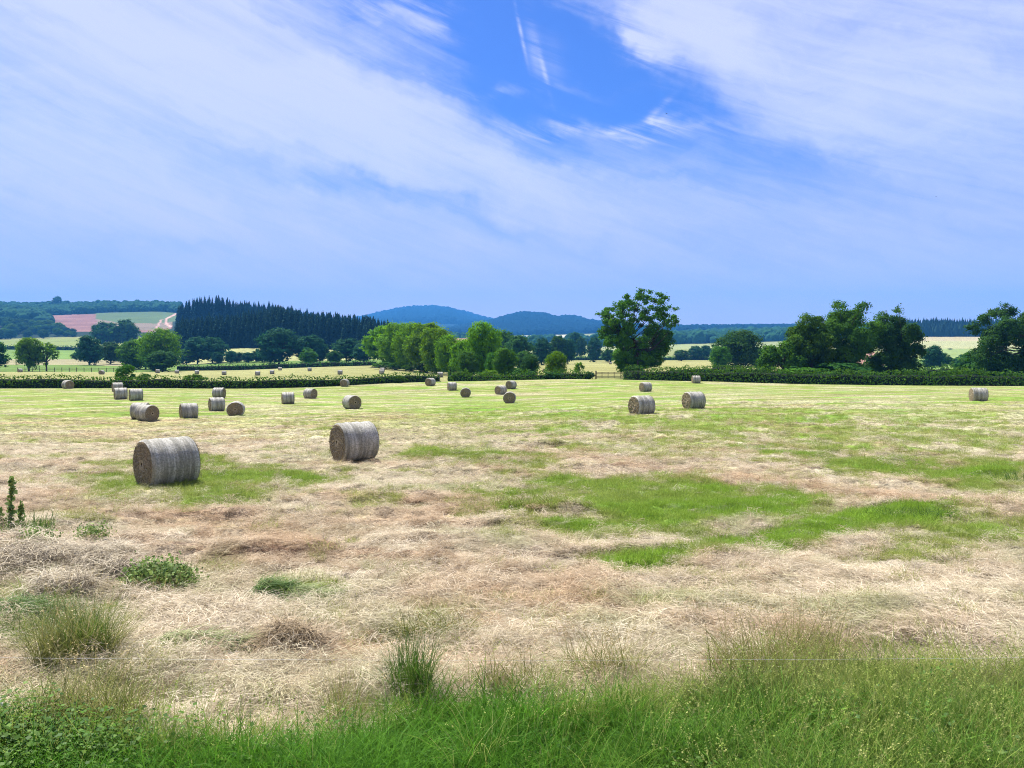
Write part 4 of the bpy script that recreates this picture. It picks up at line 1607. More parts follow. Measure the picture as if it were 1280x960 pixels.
# lying hay
cover('cut_hay', HAY_P, [(9000, 5.2, 11, .8), (26000, 11, 20, .60), (26000, 20, 34, .62), (14000, 34, 70, .85)],
      lambda X, Y, g, br, pa, lu: np.clip(.80 - g * .9, .04, 1) * (1 - np.clip(lu * 1.3, 0, 1)) * (1 - .45 * sst(Y, 9, 14)) * (1 - sst(Y, 22, 60) * .85) * (.35 + .65 * sst(fbm(X * 1.3, Y * 2.6, 57, 3), .38, .52)),
      lambda X, Y, g, br, pa, lu: np.clip(br * 1.0 + (fbm(X * 1.1, Y * 1.7, 19, 4, .65) - .47) * 1.8 - pa * .4, 0, 1),
      .75, 1.5, 'pale cut hay lying loose over the near field', .12, zs=(.3, 1.5),
      t2=lambda X, Y, g, br, pa, lu: np.clip((fbm(X * .45 + 7, Y * 1.1, 87, 4, .6) - .45) * 3.2 + g * .5 - br * .6, 0, .85))
cover('short_grass', TURF_P, [(7000, 6, 12, .8), (46000, 12, 26, .75), (40000, 26, 62, 1.0)],
      lambda X, Y, g, br, pa, lu: np.clip(g * 1.5 - .25 + .06, 0, 1) * (1 - lu) * (1 - sst(Y, 22, 60) * .9),
      lambda X, Y, g, br, pa, lu: np.clip(1.48 - g * 1.20 + (fbm(X * .5, Y * .8, 23, 3) - .5) * .7, 0, 1),
      .7, 1.4, 'short green grass growing through the mown field', zs=(.6, 1.5))
cover('rough_grass', ROUGH_P, [(1800, 5.5, 12, 1.0), (2200, 12, 22, 1.0)],
      lambda X, Y, g, br, pa, lu: np.clip(g * .30 + sst(fbm(X * .9, Y * 1.4, 29, 4), .55, .66) * .5, 0, 1) * (1 - lu),
      lambda X, Y, g, br, pa, lu: np.clip(1.1 - g + (fbm(X, Y, 24, 2) - .5), 0, 1), .5, 1.1,
      'scattered rough grass left standing among the hay')
cover('hay_lumps', HAY_P[7:], [(1500, 6.5, 12, .8), (4200, 12, 24, .8), (3600, 24, 42, .9)],
      lambda X, Y, g, br, pa, lu: sst(fbm(X * .7, Y * 1.5, 58, 4), .50, .60) * (1 - lu) * (1 - g * .9),
      lambda X, Y, g, br, pa, lu: np.clip(br * .8 + rng.random(len(X)) * .9 - .1, 0, 1),
      .5, 1.1, 'small raised lumps of raked hay', .3, zs=(1.0, 2.6))
# foreground verge
cover('verge_grass', LUSH_P, [(6500, 4.2, 9.5, 1.0)],
      lambda X, Y, g, br, pa, lu: np.clip(lu * 1.2 - .1, 0, 1) * np.where(fbm(X * 1.6, Y * 2.2, 36, 3) < .43, .12, 1),
      lambda X, Y, g, br, pa, lu: np.clip(-.05 + (fbm(X * .9, Y * 1.1, 33, 3) - .5) * 1.3 + sst(X, .8, 3.2) * .35 + sst(Y, 6.2, 7.0) * .6, 0, 1),
      .6, 1.15, 'lush green grass of the verge across the bottom of the photo', .25, zs=(.7, 1.4))
cover('seeding_grass', STALK_P, [(1500, 4.8, 9.8, 1.0)],
      lambda X, Y, g, br, pa, lu: np.clip(lu * (.05 + sst(X, 0.5, 3) * .8) + (sst(lu, .02, .3) * (1 - sst(lu, .5, .9))) * .7, 0, 1),
      lambda X, Y, g, br, pa, lu: np.clip(.75 + rng.normal(size=len(X)) * .2, 0, 1),
      .6, 1.1, 'thin seeding grass stems along the verge')
cover('dry_grass', DRYG_P, [(2200, 5.0, 9.8, 1.0)],
      lambda X, Y, g, br, pa, lu: np.clip(sst(lu, .01, .25) * (1 - sst(lu, .75, 1.0)) * 1.2 + lu * .30 * sst(X, 0, 2.5) + lu * .06, 0, 1),
      lambda X, Y, g, br, pa, lu: np.clip(.6 + rng.normal(size=len(X)) * .35, 0, 1),
      .7, 1.2, 'tall tan and olive grass along the upper edge of the verge', .2, zs=(.7, 1.3))
cover('ground_weeds', WEED_P, [(2600, 4.4, 7.2, 1.0)],
      lambda X, Y, g, br, pa, lu: np.clip(sst(-X, 2.7, 3.6) * sst(-Y, -6.4, -5.7) * .42 + .02 * lu, 0, 1) * (.35 + sst(fbm(X * 2, Y * 2.5, 44, 2), .4, .55)),
      lambda X, Y, g, br, pa, lu: np.clip(rng.random(len(X)) * .7, 0, 1),
      .7, 1.2, 'leafy light green weeds covering the bottom left corner')


# far woods as one mass each: noisy crown blobs on the hills
def blob_mesh(seed, cone=False):
    import bmesh
    bm = bmesh.new()
    bmesh.ops.create_icosphere(bm, subdivisions=3, radius=1)
    r = random.Random(seed)
    offs = [(r.uniform(-9, 9), r.uniform(-9, 9)) for _ in range(3)]
    for v in bm.verts:
        c = v.co
        k = .62 + .75 * float(fbm(c.x * 1.9 + offs[0][0] + c.z, c.y * 1.9 + offs[0][1] - c.z * 1.3, seed, 3)) + r.uniform(-.06, .06)
        v.co = c * k
        if cone:
            t = (v.co.z + 1) / 2
            f = max(.05, 1.15 - t)
            v.co.x *= f * .8; v.co.y *= f * .8; v.co.z *= 1.7
        v.co.z = v.co.z * .95 + .7
    me = bpy.data.meshes.new('crown_mass')
    bm.to_mesh(me); bm.free()
    me.materials.append(M['wood_mass_c'] if cone else M['wood_mass'])
    return me


def mat_mass(name, a, b):
    m, T = new_mat(name)
    oi = T.n('ShaderNodeObjectInfo')
    geo = T.n('ShaderNodeNewGeometry')
    n = T.noise(geo.outputs['Position'], .5, 4, .6)
    c = T.mix(T.m('MULTIPLY', T.m('ADD', oi.outputs['Random'], n), .6), a, b)
    finish(T, c, 1, .05, n, 1.2, .9)
    return m


M['wood_mass'] = mat_mass('broadleaf_mass', (.008, .040, .020), (.030, .10, .035))
M['wood_mass_b'] = mat_mass('mountain_mass', (.002, .016, .030), (.006, .034, .052))  # blue of the distant haze mixed into the wood colour itself
M['wood_mass_c'] = mat_mass('conifer_mass', (.008, .028, .022), (.02, .05, .034))
BL = [blob_mesh(i) for i in range(4)]
BC = [blob_mesh(10 + i, True) for i in range(3)]
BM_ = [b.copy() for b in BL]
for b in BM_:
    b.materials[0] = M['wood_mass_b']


def far_wood(name, n, pxr, Yr, size, protos, label, keep=None, squash=1.0):
    px = rng.uniform(*pxr, n); Y = rng.uniform(*Yr, n)
    if keep is not None:
        k = keep(px, Y); px, Y = px[k], Y[k]
    X = (px - 640) / F * Y
    n = len(X)
    Z = base_z(X, Y)
    s = rng.uniform(size * .75, size * 1.25, n)
    S = np.stack([s, s, s * squash * rng.uniform(.8, 1.2, n)], -1)
    return scatter(name, np.stack([X, Y, Z], -1), rng.random(n) * 6.28, S, rng.integers(0, len(protos), n), rng.random(n),
                   protos, None, label)


far_wood('ridge_wood', 2600, (-160, 226), (2125, 2750), 10, BL, 'distant wood along the top of the left ridge')
far_wood('slope_wood', 520, (40, 122), (1985, 2130), 9, BL, 'distant wood on the slope above the red ploughed ground',
         lambda px, Y: (px < 118) & (Y > np.interp(px, [40, 60, 90, 122], [1900, 1990, 2050, 2110])))
far_wood('slope_wood', 520, (-160, 70), (1600, 2100), 11, BL, 'dark distant wood behind the far left broadleaf wood',
         lambda px, Y: Y < np.interp(px, [0, 45, 70], [2150, 2100, 1500]))
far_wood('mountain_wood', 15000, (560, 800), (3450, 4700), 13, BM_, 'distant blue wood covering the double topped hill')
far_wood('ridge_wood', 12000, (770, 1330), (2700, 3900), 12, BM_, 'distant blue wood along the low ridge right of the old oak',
         lambda px, Y: (Y > np.interp(px, [770, 840, 1140], [3200, 2750, 2750])))
far_wood('valley_wood', 2200, (820, 1130), (1560, 2500), 11, BL, 'distant woods in the valley right of the old oak')
far_wood('valley_wood', 420, (560, 800), (1250, 2400), 10, BL, 'scattered distant woods left of the old oak',
         lambda px, Y: fbm(px * .08, Y * .004, 7, 2) > .55)
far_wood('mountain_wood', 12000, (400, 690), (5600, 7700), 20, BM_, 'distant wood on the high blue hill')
far_wood('conifer_wood', 3000, (1120, 1420), (1305, 1560), 8.5, BC, 'dark distant conifer wood above the sloping pasture at right',
         squash=1.15)
far_wood('ridge_wood', 900, (300, 470), (1000, 1500), 9, BC, 'conifer wood running back behind the dense stand',
         lambda px, Y: px < 470)


# ------------------------------------------------------------------ bales
def mat_wrap():
    m, T = new_mat('net_wrap')
    tc = T.n('ShaderNodeTexCoord'); sep = T.n('ShaderNodeSeparateXYZ')
    T.link(tc.outputs['Object'], sep.inputs[0])
    oi = T.n('ShaderNodeObjectInfo')
    x = sep.outputs[0]
    # bands round the bale: noise that depends mostly on the axial coordinate
    mp = T.n('ShaderNodeMapping'); T.link(tc.outputs['Object'], mp.inputs['Vector'])
    mp.inputs['Scale'].default_value = (6.5, .5, .5)
    ad = T.n('ShaderNodeVectorMath', operation='ADD'); T.link(mp.outputs[0], ad.inputs[0])
    cb = T.n('ShaderNodeCombineXYZ'); T.set(cb.inputs[0], T.m('MULTIPLY', oi.outputs['Random'], 37.0))
    T.link(cb.outputs[0], ad.inputs[1])
    band = T.noise(ad.outputs[0], 1.0, 5, .65, .3)
    mp3 = T.n('ShaderNodeMapping'); T.link(tc.outputs['Object'], mp3.inputs['Vector'])
    mp3.inputs['Scale'].default_value = (60, 9, 9)
    fine = T.noise(mp3.outputs[0], 1.0, 6, .7)
    mot = T.noise(tc.outputs['Object'], 22, 7, .75)
    big = T.noise(tc.outputs['Object'], 2.2, 4, .6)
    c = T.mix(T.ss(band, .38, .62), (.225, .215, .17), (.50, .48, .41))
    c = T.mix(T.m('MULTIPLY', T.ss(mot, .42, .62), .62), c, (.085, .088, .06))
    c = T.mix(T.m('MULTIPLY', T.ss(fine, .5, .75), .28), c, (.62, .62, .60))
    c = T.mix(T.m('MULTIPLY', T.ss(big, .5, .75), .15), c, (.25, .21, .13))
    h = T.m('ADD', T.m('MULTIPLY', mot, .8), fine)
    finish(T, c, .62, .22, h, .02, .9)
    return m


def mat_face():
    m, T = new_mat('bale_end_hay')
    tc = T.n('ShaderNodeTexCoord'); sep = T.n('ShaderNodeSeparateXYZ')
    T.link(tc.outputs['Object'], sep.inputs[0])
    r = T.m('SQRT', T.m('ADD', T.m('MULTIPLY', sep.outputs[1], sep.outputs[1]), T.m('MULTIPLY', sep.outputs[2], sep.outputs[2])))
    n = T.noise(tc.outputs['Object'], 24, 8, .78)
    n0 = T.noise(tc.outputs['Object'], 5, 4, .6)
    ring = T.m('SINE', T.m('ADD', T.m('MULTIPLY', r, 62), T.m('MULTIPLY', n0, 9)))
    c = T.mix(T.ss(n, .35, .65), (.10, .08, .045), (.42, .35, .22))
    c = T.mix(T.m('MULTIPLY', T.ss(ring, .1, 1), .3), c, (.09, .06, .035))
    c = T.mix(T.m('MULTIPLY', T.ss(n0, .5, .7), .35), c, (.22, .14, .08))
    dy = T.m('SUBTRACT', sep.outputs[2], BR * .9)
    rc = T.m('SQRT', T.m('ADD', T.m('MULTIPLY', sep.outputs[1], sep.outputs[1]), T.m('MULTIPLY', dy, dy)))
    rc = T.m('ADD', rc, T.m('MULTIPLY', T.m('SUBTRACT', n0, .5), .12))
    c = T.mix(T.ss(rc, .17, .10, 0, .55), c, (.50, .42, .28))
    c = T.mix(T.ss(rc, .075, .045), c, (.03, .02, .012))  # darkness of the centre hole painted into the end colour
    finish(T, c, .95, .1, T.m('ADD', n, T.m('MULTIPLY', ring, .2)), .04, 1.0)
    return m


BR = .665; BL_ = 1.22
M['wrap'] = mat_wrap(); M['face'] = mat_face()


def build_bale():
    n, m = 96, 36
    def shape(x, a, r):
        y = np.cos(a) * r; z = np.sin(a) * r
        return x, y, z
    xs = np.linspace(-BL_ / 2, BL_ / 2, m)
    A = np.linspace(0, 2 * pi, n, endpoint=False)
    V = []
    for x in xs:
        e = (BL_ / 2 - abs(x))
        rr = BR * (1 - .07 * max(0, 1 - e / .07) ** 2)
        rr *= 1 + .012 * sin(x * 19) + .008 * sin(x * 47 + 1)
        for a in A:
            k = 1 + .012 * (float(vnoise(np.array(x * 9 + 40), np.array(cos(a) * 5 + 30), 3)) - .5) * 2 + .02 * (float(vnoise(np.array(a * 2.5), np.array(x * 3), 8)) - .5)
            y, z = cos(a) * rr * k, sin(a) * rr * k
            V.append((x, y * 1.02, z))
    V = np.array(V)
    def settle(V):
        z = V[:, 2]
        lim = -BR * .87
        z2 = np.where(z < lim, lim + (z - lim) * .25, z)
        y2 = V[:, 1] * (1 + .06 * np.clip((-z / BR - .3), 0, 1))
        V[:, 2] = (z2 + BR * .90) * .985
        V[:, 1] = y2
        return V
    V = settle(V)
    Fq = []
    for i in range(m - 1):
        for k in range(n):
            k2 = (k + 1) % n
            Fq.append((i * n + k, (i + 1) * n + k, (i + 1) * n + k2, i * n + k2))
    root = empty('hay_bale')
    link('net_wrap', mk_mesh('bale_wrap', V, np.array(Fq), M['wrap'], smooth=True), root)
    for s in (-1, 1):
        rings = 16
        W = []
        for j in range(rings + 1):
            f = 1 - j / rings
            for a in A:
                r = BR * .93 * f
                ns = float(vnoise(np.array(cos(a) * r * 9 + 50), np.array(sin(a) * r * 9 + 50 * s + 60), 5)) - .5
                sp = sin((r * 62) + a * 1 * s) * .006
                bul = .035 * (1 - f ** 2) if f < 1 else 0
                cen = -.05 * math.exp(-(r / .06) ** 2)
                x = s * (BL_ / 2 + bul + cen + (ns * .045 + sp) * (f < 1))
                W.append((x, cos(a) * r * 1.02 , sin(a) * r))
        W = settle(np.array(W))
        Fc = []
        for j in range(rings):
            for k in range(n):
                k2 = (k + 1) % n
                q = (j * n + k, j * n + k2, (j + 1) * n + k2, (j + 1) * n + k)
                Fc.append(q if s > 0 else q[::-1])
        # stray stalks on the face
        ns_ = 420
        a = rng.random(ns_) * 2 * pi; r = BR * .9 * np.sqrt(rng.random(ns_))
        base = np.stack([np.full(ns_, s * (BL_ / 2 + .02)), np.cos(a) * r, np.sin(a) * r + BR * .9], -1)
        d = np.stack([np.full(ns_, s * .35) * rng.random(ns_), -np.sin(a) + rng.normal(size=ns_) * .5, np.cos(a) + rng.normal(size=ns_) * .5], -1)
        d /= np.linalg.norm(d, axis=1, keepdims=True)
        ln = rng.uniform(.05, .16, ns_)[:, None]
        up = np.cross(d, [s, 0, 0]); up /= np.linalg.norm(up, axis=1, keepdims=True)
        Q = np.stack([base - up * .003, base + up * .003, base + d * ln + up * .002 + [s * .02, 0, 0], base + d * ln - up * .002 + [s * .02, 0, 0]], 1).reshape(-1, 3)
        b = len(W)
        W2 = np.concatenate([W, Q]); F2 = np.concatenate([np.array(Fc), b + np.arange(ns_ * 4).reshape(-1, 4)])
        link('end_face', mk_mesh('bale_end', W2, F2, M['face'], smooth=True), root)
    return root


BALE0 = build_bale()
_first = [True]


def bale(px, yb, psi, label, group=None, scale=1.0, Y=None, tip=0.0):
    """psi: turn of the bale against the line of sight; >0 shows its left end, <0 its right end, 90 end on"""
    if Y is None:
        x, Y = ground_pt(px, yb)
        d = math.hypot(x, Y)
        x, Y = x * (1 + .05 / d), Y * (1 + .05 / d)     # yb is the near bottom edge, the centre lies behind it
    else:
        x = xof(px, Y)
    o = BALE0 if _first[0] else copy_tree(BALE0)
    _first[0] = False
    z = float(gz(x, Y)) if Y < 110 else float(base_z(x, Y))
    az = math.atan2(x, Y)
    o.location = (x, Y, z - .02)
    o.rotation_euler = (tip, 0, -az + radians(psi))
    o.scale = (scale,) * 3
    tag(o, label, 'hay bale', group)
    return o


NEARG = 'round hay bales in the mown field'
for a in [
    (209, 606.5, 22, 'largest and nearest round hay bale, left of the photo on a green patch', .96),
    (443, 577.5, 25, 'second largest round hay bale, standing alone left of centre', .96),
    (184, 526.5, -52, 'round bale showing its right end, front one of a touching pair at left', 1.0),
    (176, 523.5, -22, 'round bale half hidden behind the front one of the touching pair', .98),
    (236, 523, 10, 'broadside round bale midway between the touching pair and the end on bale', 1.0),
    (271, 513.5, 12, 'broadside round bale just up left of the bale seen end on', 1.0),
    (295, 520.5, 84, 'round bale seen end on with dark face, right of three at left', 1.0),
    (274, 497.5, -20, 'small round bale behind the broadside one near the left hedge', 1.0),
    (151, 499, 6, 'round bale left of two side by side in the left distance', 1.05),
    (170, 500.5, 8, 'round bale right of two side by side in the left distance', 1.05),
    (147, 489.5, 8, 'round bale just behind the side by side pair under the left hedge', 1.0),
    (85, 485.8, -65, 'small round bale against the foot of the left hedge', 1.0),
    (360, 505, 6, 'broadside round bale with pale top between the left group and the centre', 1.0),
    (388, 498, -40, 'round bale turned to the right just behind the broadside pale topped one', 1.0),
    (440, 511, -62, 'round bale turned nearly end on beyond the second largest bale', 1.08),
    (431, 483, 70, 'small dark round bale against the hedge left of centre', .95),
    (538, 482, 50, 'small round bale against the hedge below the tree row', 1.0),
    (565, 487.8, 12, 'broadside small round bale right of the one below the tree row', 1.0),
    (582, 496.5, 88, 'small round bale seen end on, left of the cluster of three', 1.0),
    (637, 504, 88, 'round bale seen end on, front one of the cluster of three', 1.0),
    (626, 493, 42, 'round bale on the left of the cluster of three', 1.0),
    (639, 485.8, 50, 'round bale at the back of the cluster of three', 1.0),
    (802, 517.5, 34, 'round bale with visible left end, nearer of the pair right of centre', 1.02),
    (867, 511, 32, 'round bale with visible left end, farther of the pair right of centre', 1.0),
    (807, 489.5, 30, 'small round bale straight behind the nearer of the right pair', 1.05),
    (870, 479, 14, 'small pale round bale at the foot of the hedge right of the old oak', 1.0),
    (1223, 501.5, 18, 'pale round bale standing alone near the right edge of the photo', 1.0),
]:
    bale(a[0], a[1], a[2], a[3], NEARG, a[4])
SEC = 'round hay bales in the second field behind the hedge'
for px, Y, psi, lab in [
    (25, 262, 30, 'far pale bale beside the bright tree at the post fence'),
    (127, 225, 60, 'far brownish bale just left of the tall shaggy bush'),
    (197, 262, 20, 'far bale at the foot of the dark conical tree, left of three'),
    (221, 258, 10, 'far bale, middle one of three beneath the bright clump'),
    (246, 252, 5, 'far bale, right one of three beneath the bright clump'),
    (280, 222, 0, 'far bale half way along the second field below the low hedgerow trees'),
    (340, 226, 5, 'far bale near the front of the second field below the big round topped tree'),
    (322, 205, 5, 'far bale nearly hidden behind the left hedge top'),
    (350, 285, 10, 'far bale close under the dark hedge below the big round topped tree'),
    (387, 262, 8, 'far bale in the middle of the second field below the round tree pair'),
    (475, 292, 8, 'farthest bale of the second field, up by the bright row'),
    (497, 262, 12, 'far bale by the foot of the bright row, right of the farthest'),
    (478, 235, 8, 'far bale in the right part of the second field, upper of a close pair'),
    (477, 205, 5, 'far bale in the right part of the second field, lower of a close pair'),
    (550, 172, 10, 'far pale bale showing above the hedge below the domed tree of the row'),
    (425, 206, 5, 'far bale just showing above the hedge top between centre and left'),
]:
    bale(px, 0, psi, lab, SEC, 1.0, Y)
THI = 'round hay bales in the field behind the small trees'
for px, Y, psi, lab in [
    (647, 238, 60, 'far bale between the rounded small tree and the narrow dusky tree'),
    (681, 246, 60, 'far bale between the narrow dusky tree and the bright rounded small tree'),
    (763, 420, 30, 'far bale on the pale field left of the old oak trunk'),
    (1148, 185, 20, 'far bale top showing over the right hedge right of the big clump'),
    (1172, 186, 20, 'far bale top over the right hedge, farther right than its neighbour'),
]:
    bale(px, 0, psi, lab, THI, 1.0, Y)


# ------------------------------------------------------------------ fences, gate, houses, masts, wire
def post_fence():
    root = empty('post_fence', (xof(20, 274), 274, float(gz(xof(20, 274), 274))))
    o = np.array(root.location)
    pts = [(xof(px, Y), Y) for px, Y in ((22, 274), (170, 272))]
    n = 17
    P = []
    for i in range(n):
        t = i / (n - 1)
        x = pts[0][0] * (1 - t) + pts[1][0] * t; y = pts[0][1] * (1 - t) + pts[1][1] * t
        z = float(base_z(x, y))
        P.append((x - o[0], y - o[1], z - o[2]))
        g = Geo(); g.tube([(P[-1][0], P[-1][1], P[-1][2] - .3), (P[-1][0], P[-1][1], P[-1][2] + 1.55)], [.11, .10], 7)
        link('post', g.mesh('fence_post', M['darkwood'], False), root)
    for h in (.75, 1.35):
        g = Geo()
        for a, b in zip(P[:-1], P[1:]):
            g.tube([(a[0], a[1] - .12, a[2] + h), (b[0], b[1] - .12, b[2] + h)], .05, 5)
        link('rail', g.mesh('fence_rail', M['darkwood']), root)
    tag(root, 'dark post and rail fence at the back of the second field far left', 'fence')


def gate():
    Y = 140
    x0, x1 = xof(745, Y), xof(783, Y)
    z = float(gz((x0 + x1) / 2, Y))
    root = empty('field_gate', ((x0 + x1) / 2, Y, z))
    w = (x1 - x0) / 2
    for x in (-w, w):
        g = Geo(); g.box((x, 0, .7), (.22, .22, 1.7)); link('gate_post', g.mesh('gate_post', M['darkwood']), root)
    g = Geo()
    for h in (.25, .5, .75, 1.0, 1.25):
        g.box((0, -.03, h), (2 * w - .24, .05, .09))
    link('bars', g.mesh('gate_bars', M['darkwood']), root)
    g = Geo()
    for i in range(1, 5):
        g.box((-w + 2 * w * i / 5, .04, .75), (.09, .06, 1.15))
    link('uprights', g.mesh('gate_uprights', M['darkwood']), root)
    tag(root, 'dark wooden barred field gate between the low hedge and the old oak', 'gate')


def house(px, Y, W, D, Hh, rise, rz, label, zoff=0.0):
    x = xof(px, Y); z = float(base_z(x, Y)) + zoff
    root = empty('farmhouse', (x, Y, z), rz)
    g = Geo()
    w, d = W / 2, D / 2
    V = [(-w, -d, -1), (w, -d, -1), (w, d, -1), (-w, d, -1), (-w, -d, Hh), (w, -d, Hh), (w, d, Hh), (-w, d, Hh), (-w, 0, Hh + rise), (w, 0, Hh + rise)]
    g.add(V, [(0, 1, 5, 4), (2, 3, 7, 6), (1, 2, 6, 9, 5), (3, 0, 4, 8, 7), (0, 3, 2, 1)])
    link('wall', g.mesh('house_wall', M['plaster']), root)
    g = Geo()
    e = .4; t = .18
    for s in (-1, 1):
        k = rise / d
        A = [(-w - e, 0, Hh + rise + .02), (w + e, 0, Hh + rise + .02), (w + e, s * (d + e), Hh - k * e + .02), (-w - e, s * (d + e), Hh - k * e + .02)]
        B = [(a[0], a[1], a[2] + t) for a in A]
        q = [(0, 1, 2, 3), (7, 6, 5, 4), (0, 4, 5, 1), (1, 5, 6, 2), (2, 6, 7, 3), (3, 7, 4, 0)]
        g.add(A + B, q if s < 0 else [f[::-1] for f in q])
    rf = link('roof', g.mesh('house_roof', M['tile']), root)
    g = Geo(); g.box((w * .6, 0, Hh + rise + .5), (.7, .7, 1.4)); link('chimney', g.mesh('house_chimney', M['plaster']), rf)
    nwin = max(2, int(W / 4))
    for i in range(nwin):
        g = Geo(); g.box((-w + W * (i + .5) / nwin, -d - .02, Hh * .6), (.9, .08, 1.2))
        link('window', g.mesh('house_window', M['darkgap']), root)
    g = Geo(); g.box((-w + W * .5 / nwin + W / nwin / 2, -d - .02, 1.0), (1.0, .08, 2.0)); link('door', g.mesh('house_door', M['darkwood']), root)
    tag(root, label, 'house')


def mast(px, Y, h, label):
    x = xof(px, Y); z = float(base_z(x, Y))
    root = empty('radio_mast', (x, Y, z))
    g = Geo()
    for k in range(3):
        a = 2 * pi * k / 3
        g.tube([(cos(a) * 1.6, sin(a) * 1.6, -1), (cos(a) * .5, sin(a) * .5, h)], .28, 5)
    link('legs', g.mesh('mast_legs', M['steel']), root)
    g = Geo()
    for i in range(10):
        t = i / 10; r = 1.6 * (1 - t) + .5 * t
        for k in range(3):
            a = 2 * pi * k / 3; b = 2 * pi * (k + 1) / 3
            g.tube([(cos(a) * r, sin(a) * r, h * t), (cos(b) * r, sin(b) * r, h * (t + .08))], .12, 4)
    link('bracing', g.mesh('mast_bracing', M['steel']), root)
    tag(root, label, 'mast')


post_fence()
gate()
house(1071, 176, 9, 7, 3.2, 2.6, radians(20), 'pale farmhouse with pinkish tiled roof glimpsed between the trunks of the big clump')
house(574, 620, 22, 12, 10, 6, radians(-15), 'pale farmhouse with tiled roof glimpsed above the bright tree row')
mast(747, 4560, 55, 'thin mast on the hill skyline, left of two beside the old oak')
mast(752, 4580, 62, 'thin mast on the hill skyline, right of two beside the old oak')


def wire_fence():
    Y = 7.0
    z = at(640, 822, Y)[2]
    root = empty('wire_fence', (0, Y, float(gz(0, Y))))
    z0 = root.location[2]
    g = Geo()
    pts = []
    for i in range(41):
        x = -5.8 + 11.6 * i / 40
        sag = .035 * (1 - (x / 5.8) ** 2)
        pts.append((x, 0, z - z0 - sag + .01))
    g.tube(pts, .0009, 6)
    link('wire', g.mesh('fence_wire', M['steel'], True), root)
    for x in (-5.8, 5.8):
        g = Geo(); g.tube([(x, .04, -.3), (x, .04, z - z0 + .15)], [.05, .045], 10)
        p = link('post', g.mesh('wire_post', M['wood'], True), root)
        g = Geo(); g.tube([(x, -.06, z - z0 - .01), (x, .0, z - z0 - .01)], [.014, .02], 8)
        link('insulator', g.mesh('wire_insulator', M['plastic'], True), p)
    tag(root, 'single thin wire stretched low across the foreground hay', 'wire fence')


wire_fence()


def stake():
    # short white plastic stake leaning in the bottom left corner
    x, Y = ground_pt(12, 935)
    z = float(gz(x, Y))
    root = empty('marker_stake', (x, Y, z))
    g = Geo()
    g.tube([(.05, .0, -.15), (-.03, -.02, .24), (-.075, -.03, .42)], [.018, .017, .017], 10)
    g.tube([(-.075, -.03, .42), (-.08, -.031, .435)], [.022, .020], 10)
    link('shaft', g.mesh('stake_shaft', M['plastic'], True), root)
    tag(root, 'short white plastic stake leaning in the weeds at the bottom left corner', 'stake')


stake()


def bird(px, py, Y, span, rz, label, flap):
    p = at(px, py, Y)
    root = empty('flying_bird', tuple(p), rz)
    g = Geo()
    g.tube([(0, -.55 * span / 2, 0), (0, -.3 * span / 2, 0.01), (0, 0, .01), (0, .3 * span / 2, 0), (0, .45 * span / 2, 0)],
           [.01 * span, .05 * span, .07 * span, .045 * span, .006 * span], 8)
    link('body', g.mesh('bird_body', M['bird'], True), root)
    for s in (-1, 1):
        h = span / 2
        V = [(0, .16 * h, .01), (0, -.16 * h, .01), (s * .5 * h, .20 * h, .5 * h * flap), (s * .5 * h, -.10 * h, .5 * h * flap),
             (s * h, -.05 * h, .35 * h * flap), (s * h, -.12 * h, .35 * h * flap)]
        V += [(a, b, c - .02 * span) for a, b, c in V]
        g = Geo(); g.add(V, [(0, 1, 3, 2), (2, 3, 5, 4), (6, 8, 9, 7), (8, 10, 11, 9), (0, 2, 8, 6), (1, 7, 9, 3), (2, 4, 10, 8), (3, 9, 11, 5), (4, 5, 11, 10)])
        link('wing', g.mesh('bird_wing', M['bird']), root)
    tag(root, label, 'bird', 'tiny birds in the sky')


bird(833, 142, 90, .38, .6, 'tiny dark bird high above the old oak, left of three in the sky', .5)
bird(914, 260, 130, .34, -.4, 'tiny dark bird low in the sky, middle one of three', .4)
bird(1170, 246, 120, .38, 1.2, 'tiny dark bird in the right part of the sky', .6)


# ------------------------------------------------------------------ foreground plants one can point at
def tuft(name, px, py, n, R, lo, hi, w, mat, label, *, up=1.45, e0=(1.0, 1.5), e1=(-.4, 1.1), dirn=None, heads=0, cat='grass tuft', spread=(1, 1)):
    x, Y = ground_pt(px, py)
    z = float(gz(x, Y))
    root = empty(name, (x, Y, z))
    lo *= up; hi *= up
    V, Fq, val = turf_clump(n, R, lo, hi, w, e0=e0, e1=e1, dirn=dirn)
    V = V * np.array([spread[0], spread[1], 1])
    link('blades', blade_mesh(name + '_blades', mat, V, Fq, val), root)
    if heads:
        V, Fq, val = stalk_clump(heads, R * .9, hi * .8, hi * 1.15)
        V = V * np.array([spread[0], spread[1], 1])
        link('seed_stems', blade_mesh(name + '_stems', M['dry'], V, Fq, val), root)
    tag(root, label, cat)
    return root


def solid_strand(name, a, b, trf=.35):
    m, T = new_mat(name)
    at_ = T.n('ShaderNodeAttribute'); at_.attribute_name = 'v'
    c = T.mix(at_.outputs['Fac'], a, b)
    finish(T, c, .6, .25, transl=c, trf=trf)
    return m


M['olive'] = solid_strand('olive_blade', (.10, .13, .02), (.33, .33, .10))
M['green_b'] = solid_strand('green_blade', (.035, .10, .012), (.13, .22, .03))
M['lime'] = solid_strand('fresh_cut_grass', (.12, .16, .05), (.42, .47, .20))
M['dry'] = solid_strand('dry_stem', (.30, .22, .09), (.55, .45, .22), .2)
M['straw_old'] = solid_strand('old_hay', (.10, .075, .04), (.64, .55, .38), .1)
M['straw_pale'] = solid_strand('bleached_hay', (.26, .21, .13), (.76, .68, .50), .1)
M['straw_shade'] = solid_strand('hollow_shade_hay', (.03, .022, .016), (.16, .12, .08), .05)  # near-black stalks that paint the shade in the heap's hollows
M['straw_brown'] = solid_strand('brown_hay', (.12, .085, .04), (.48, .37, .22), .15)

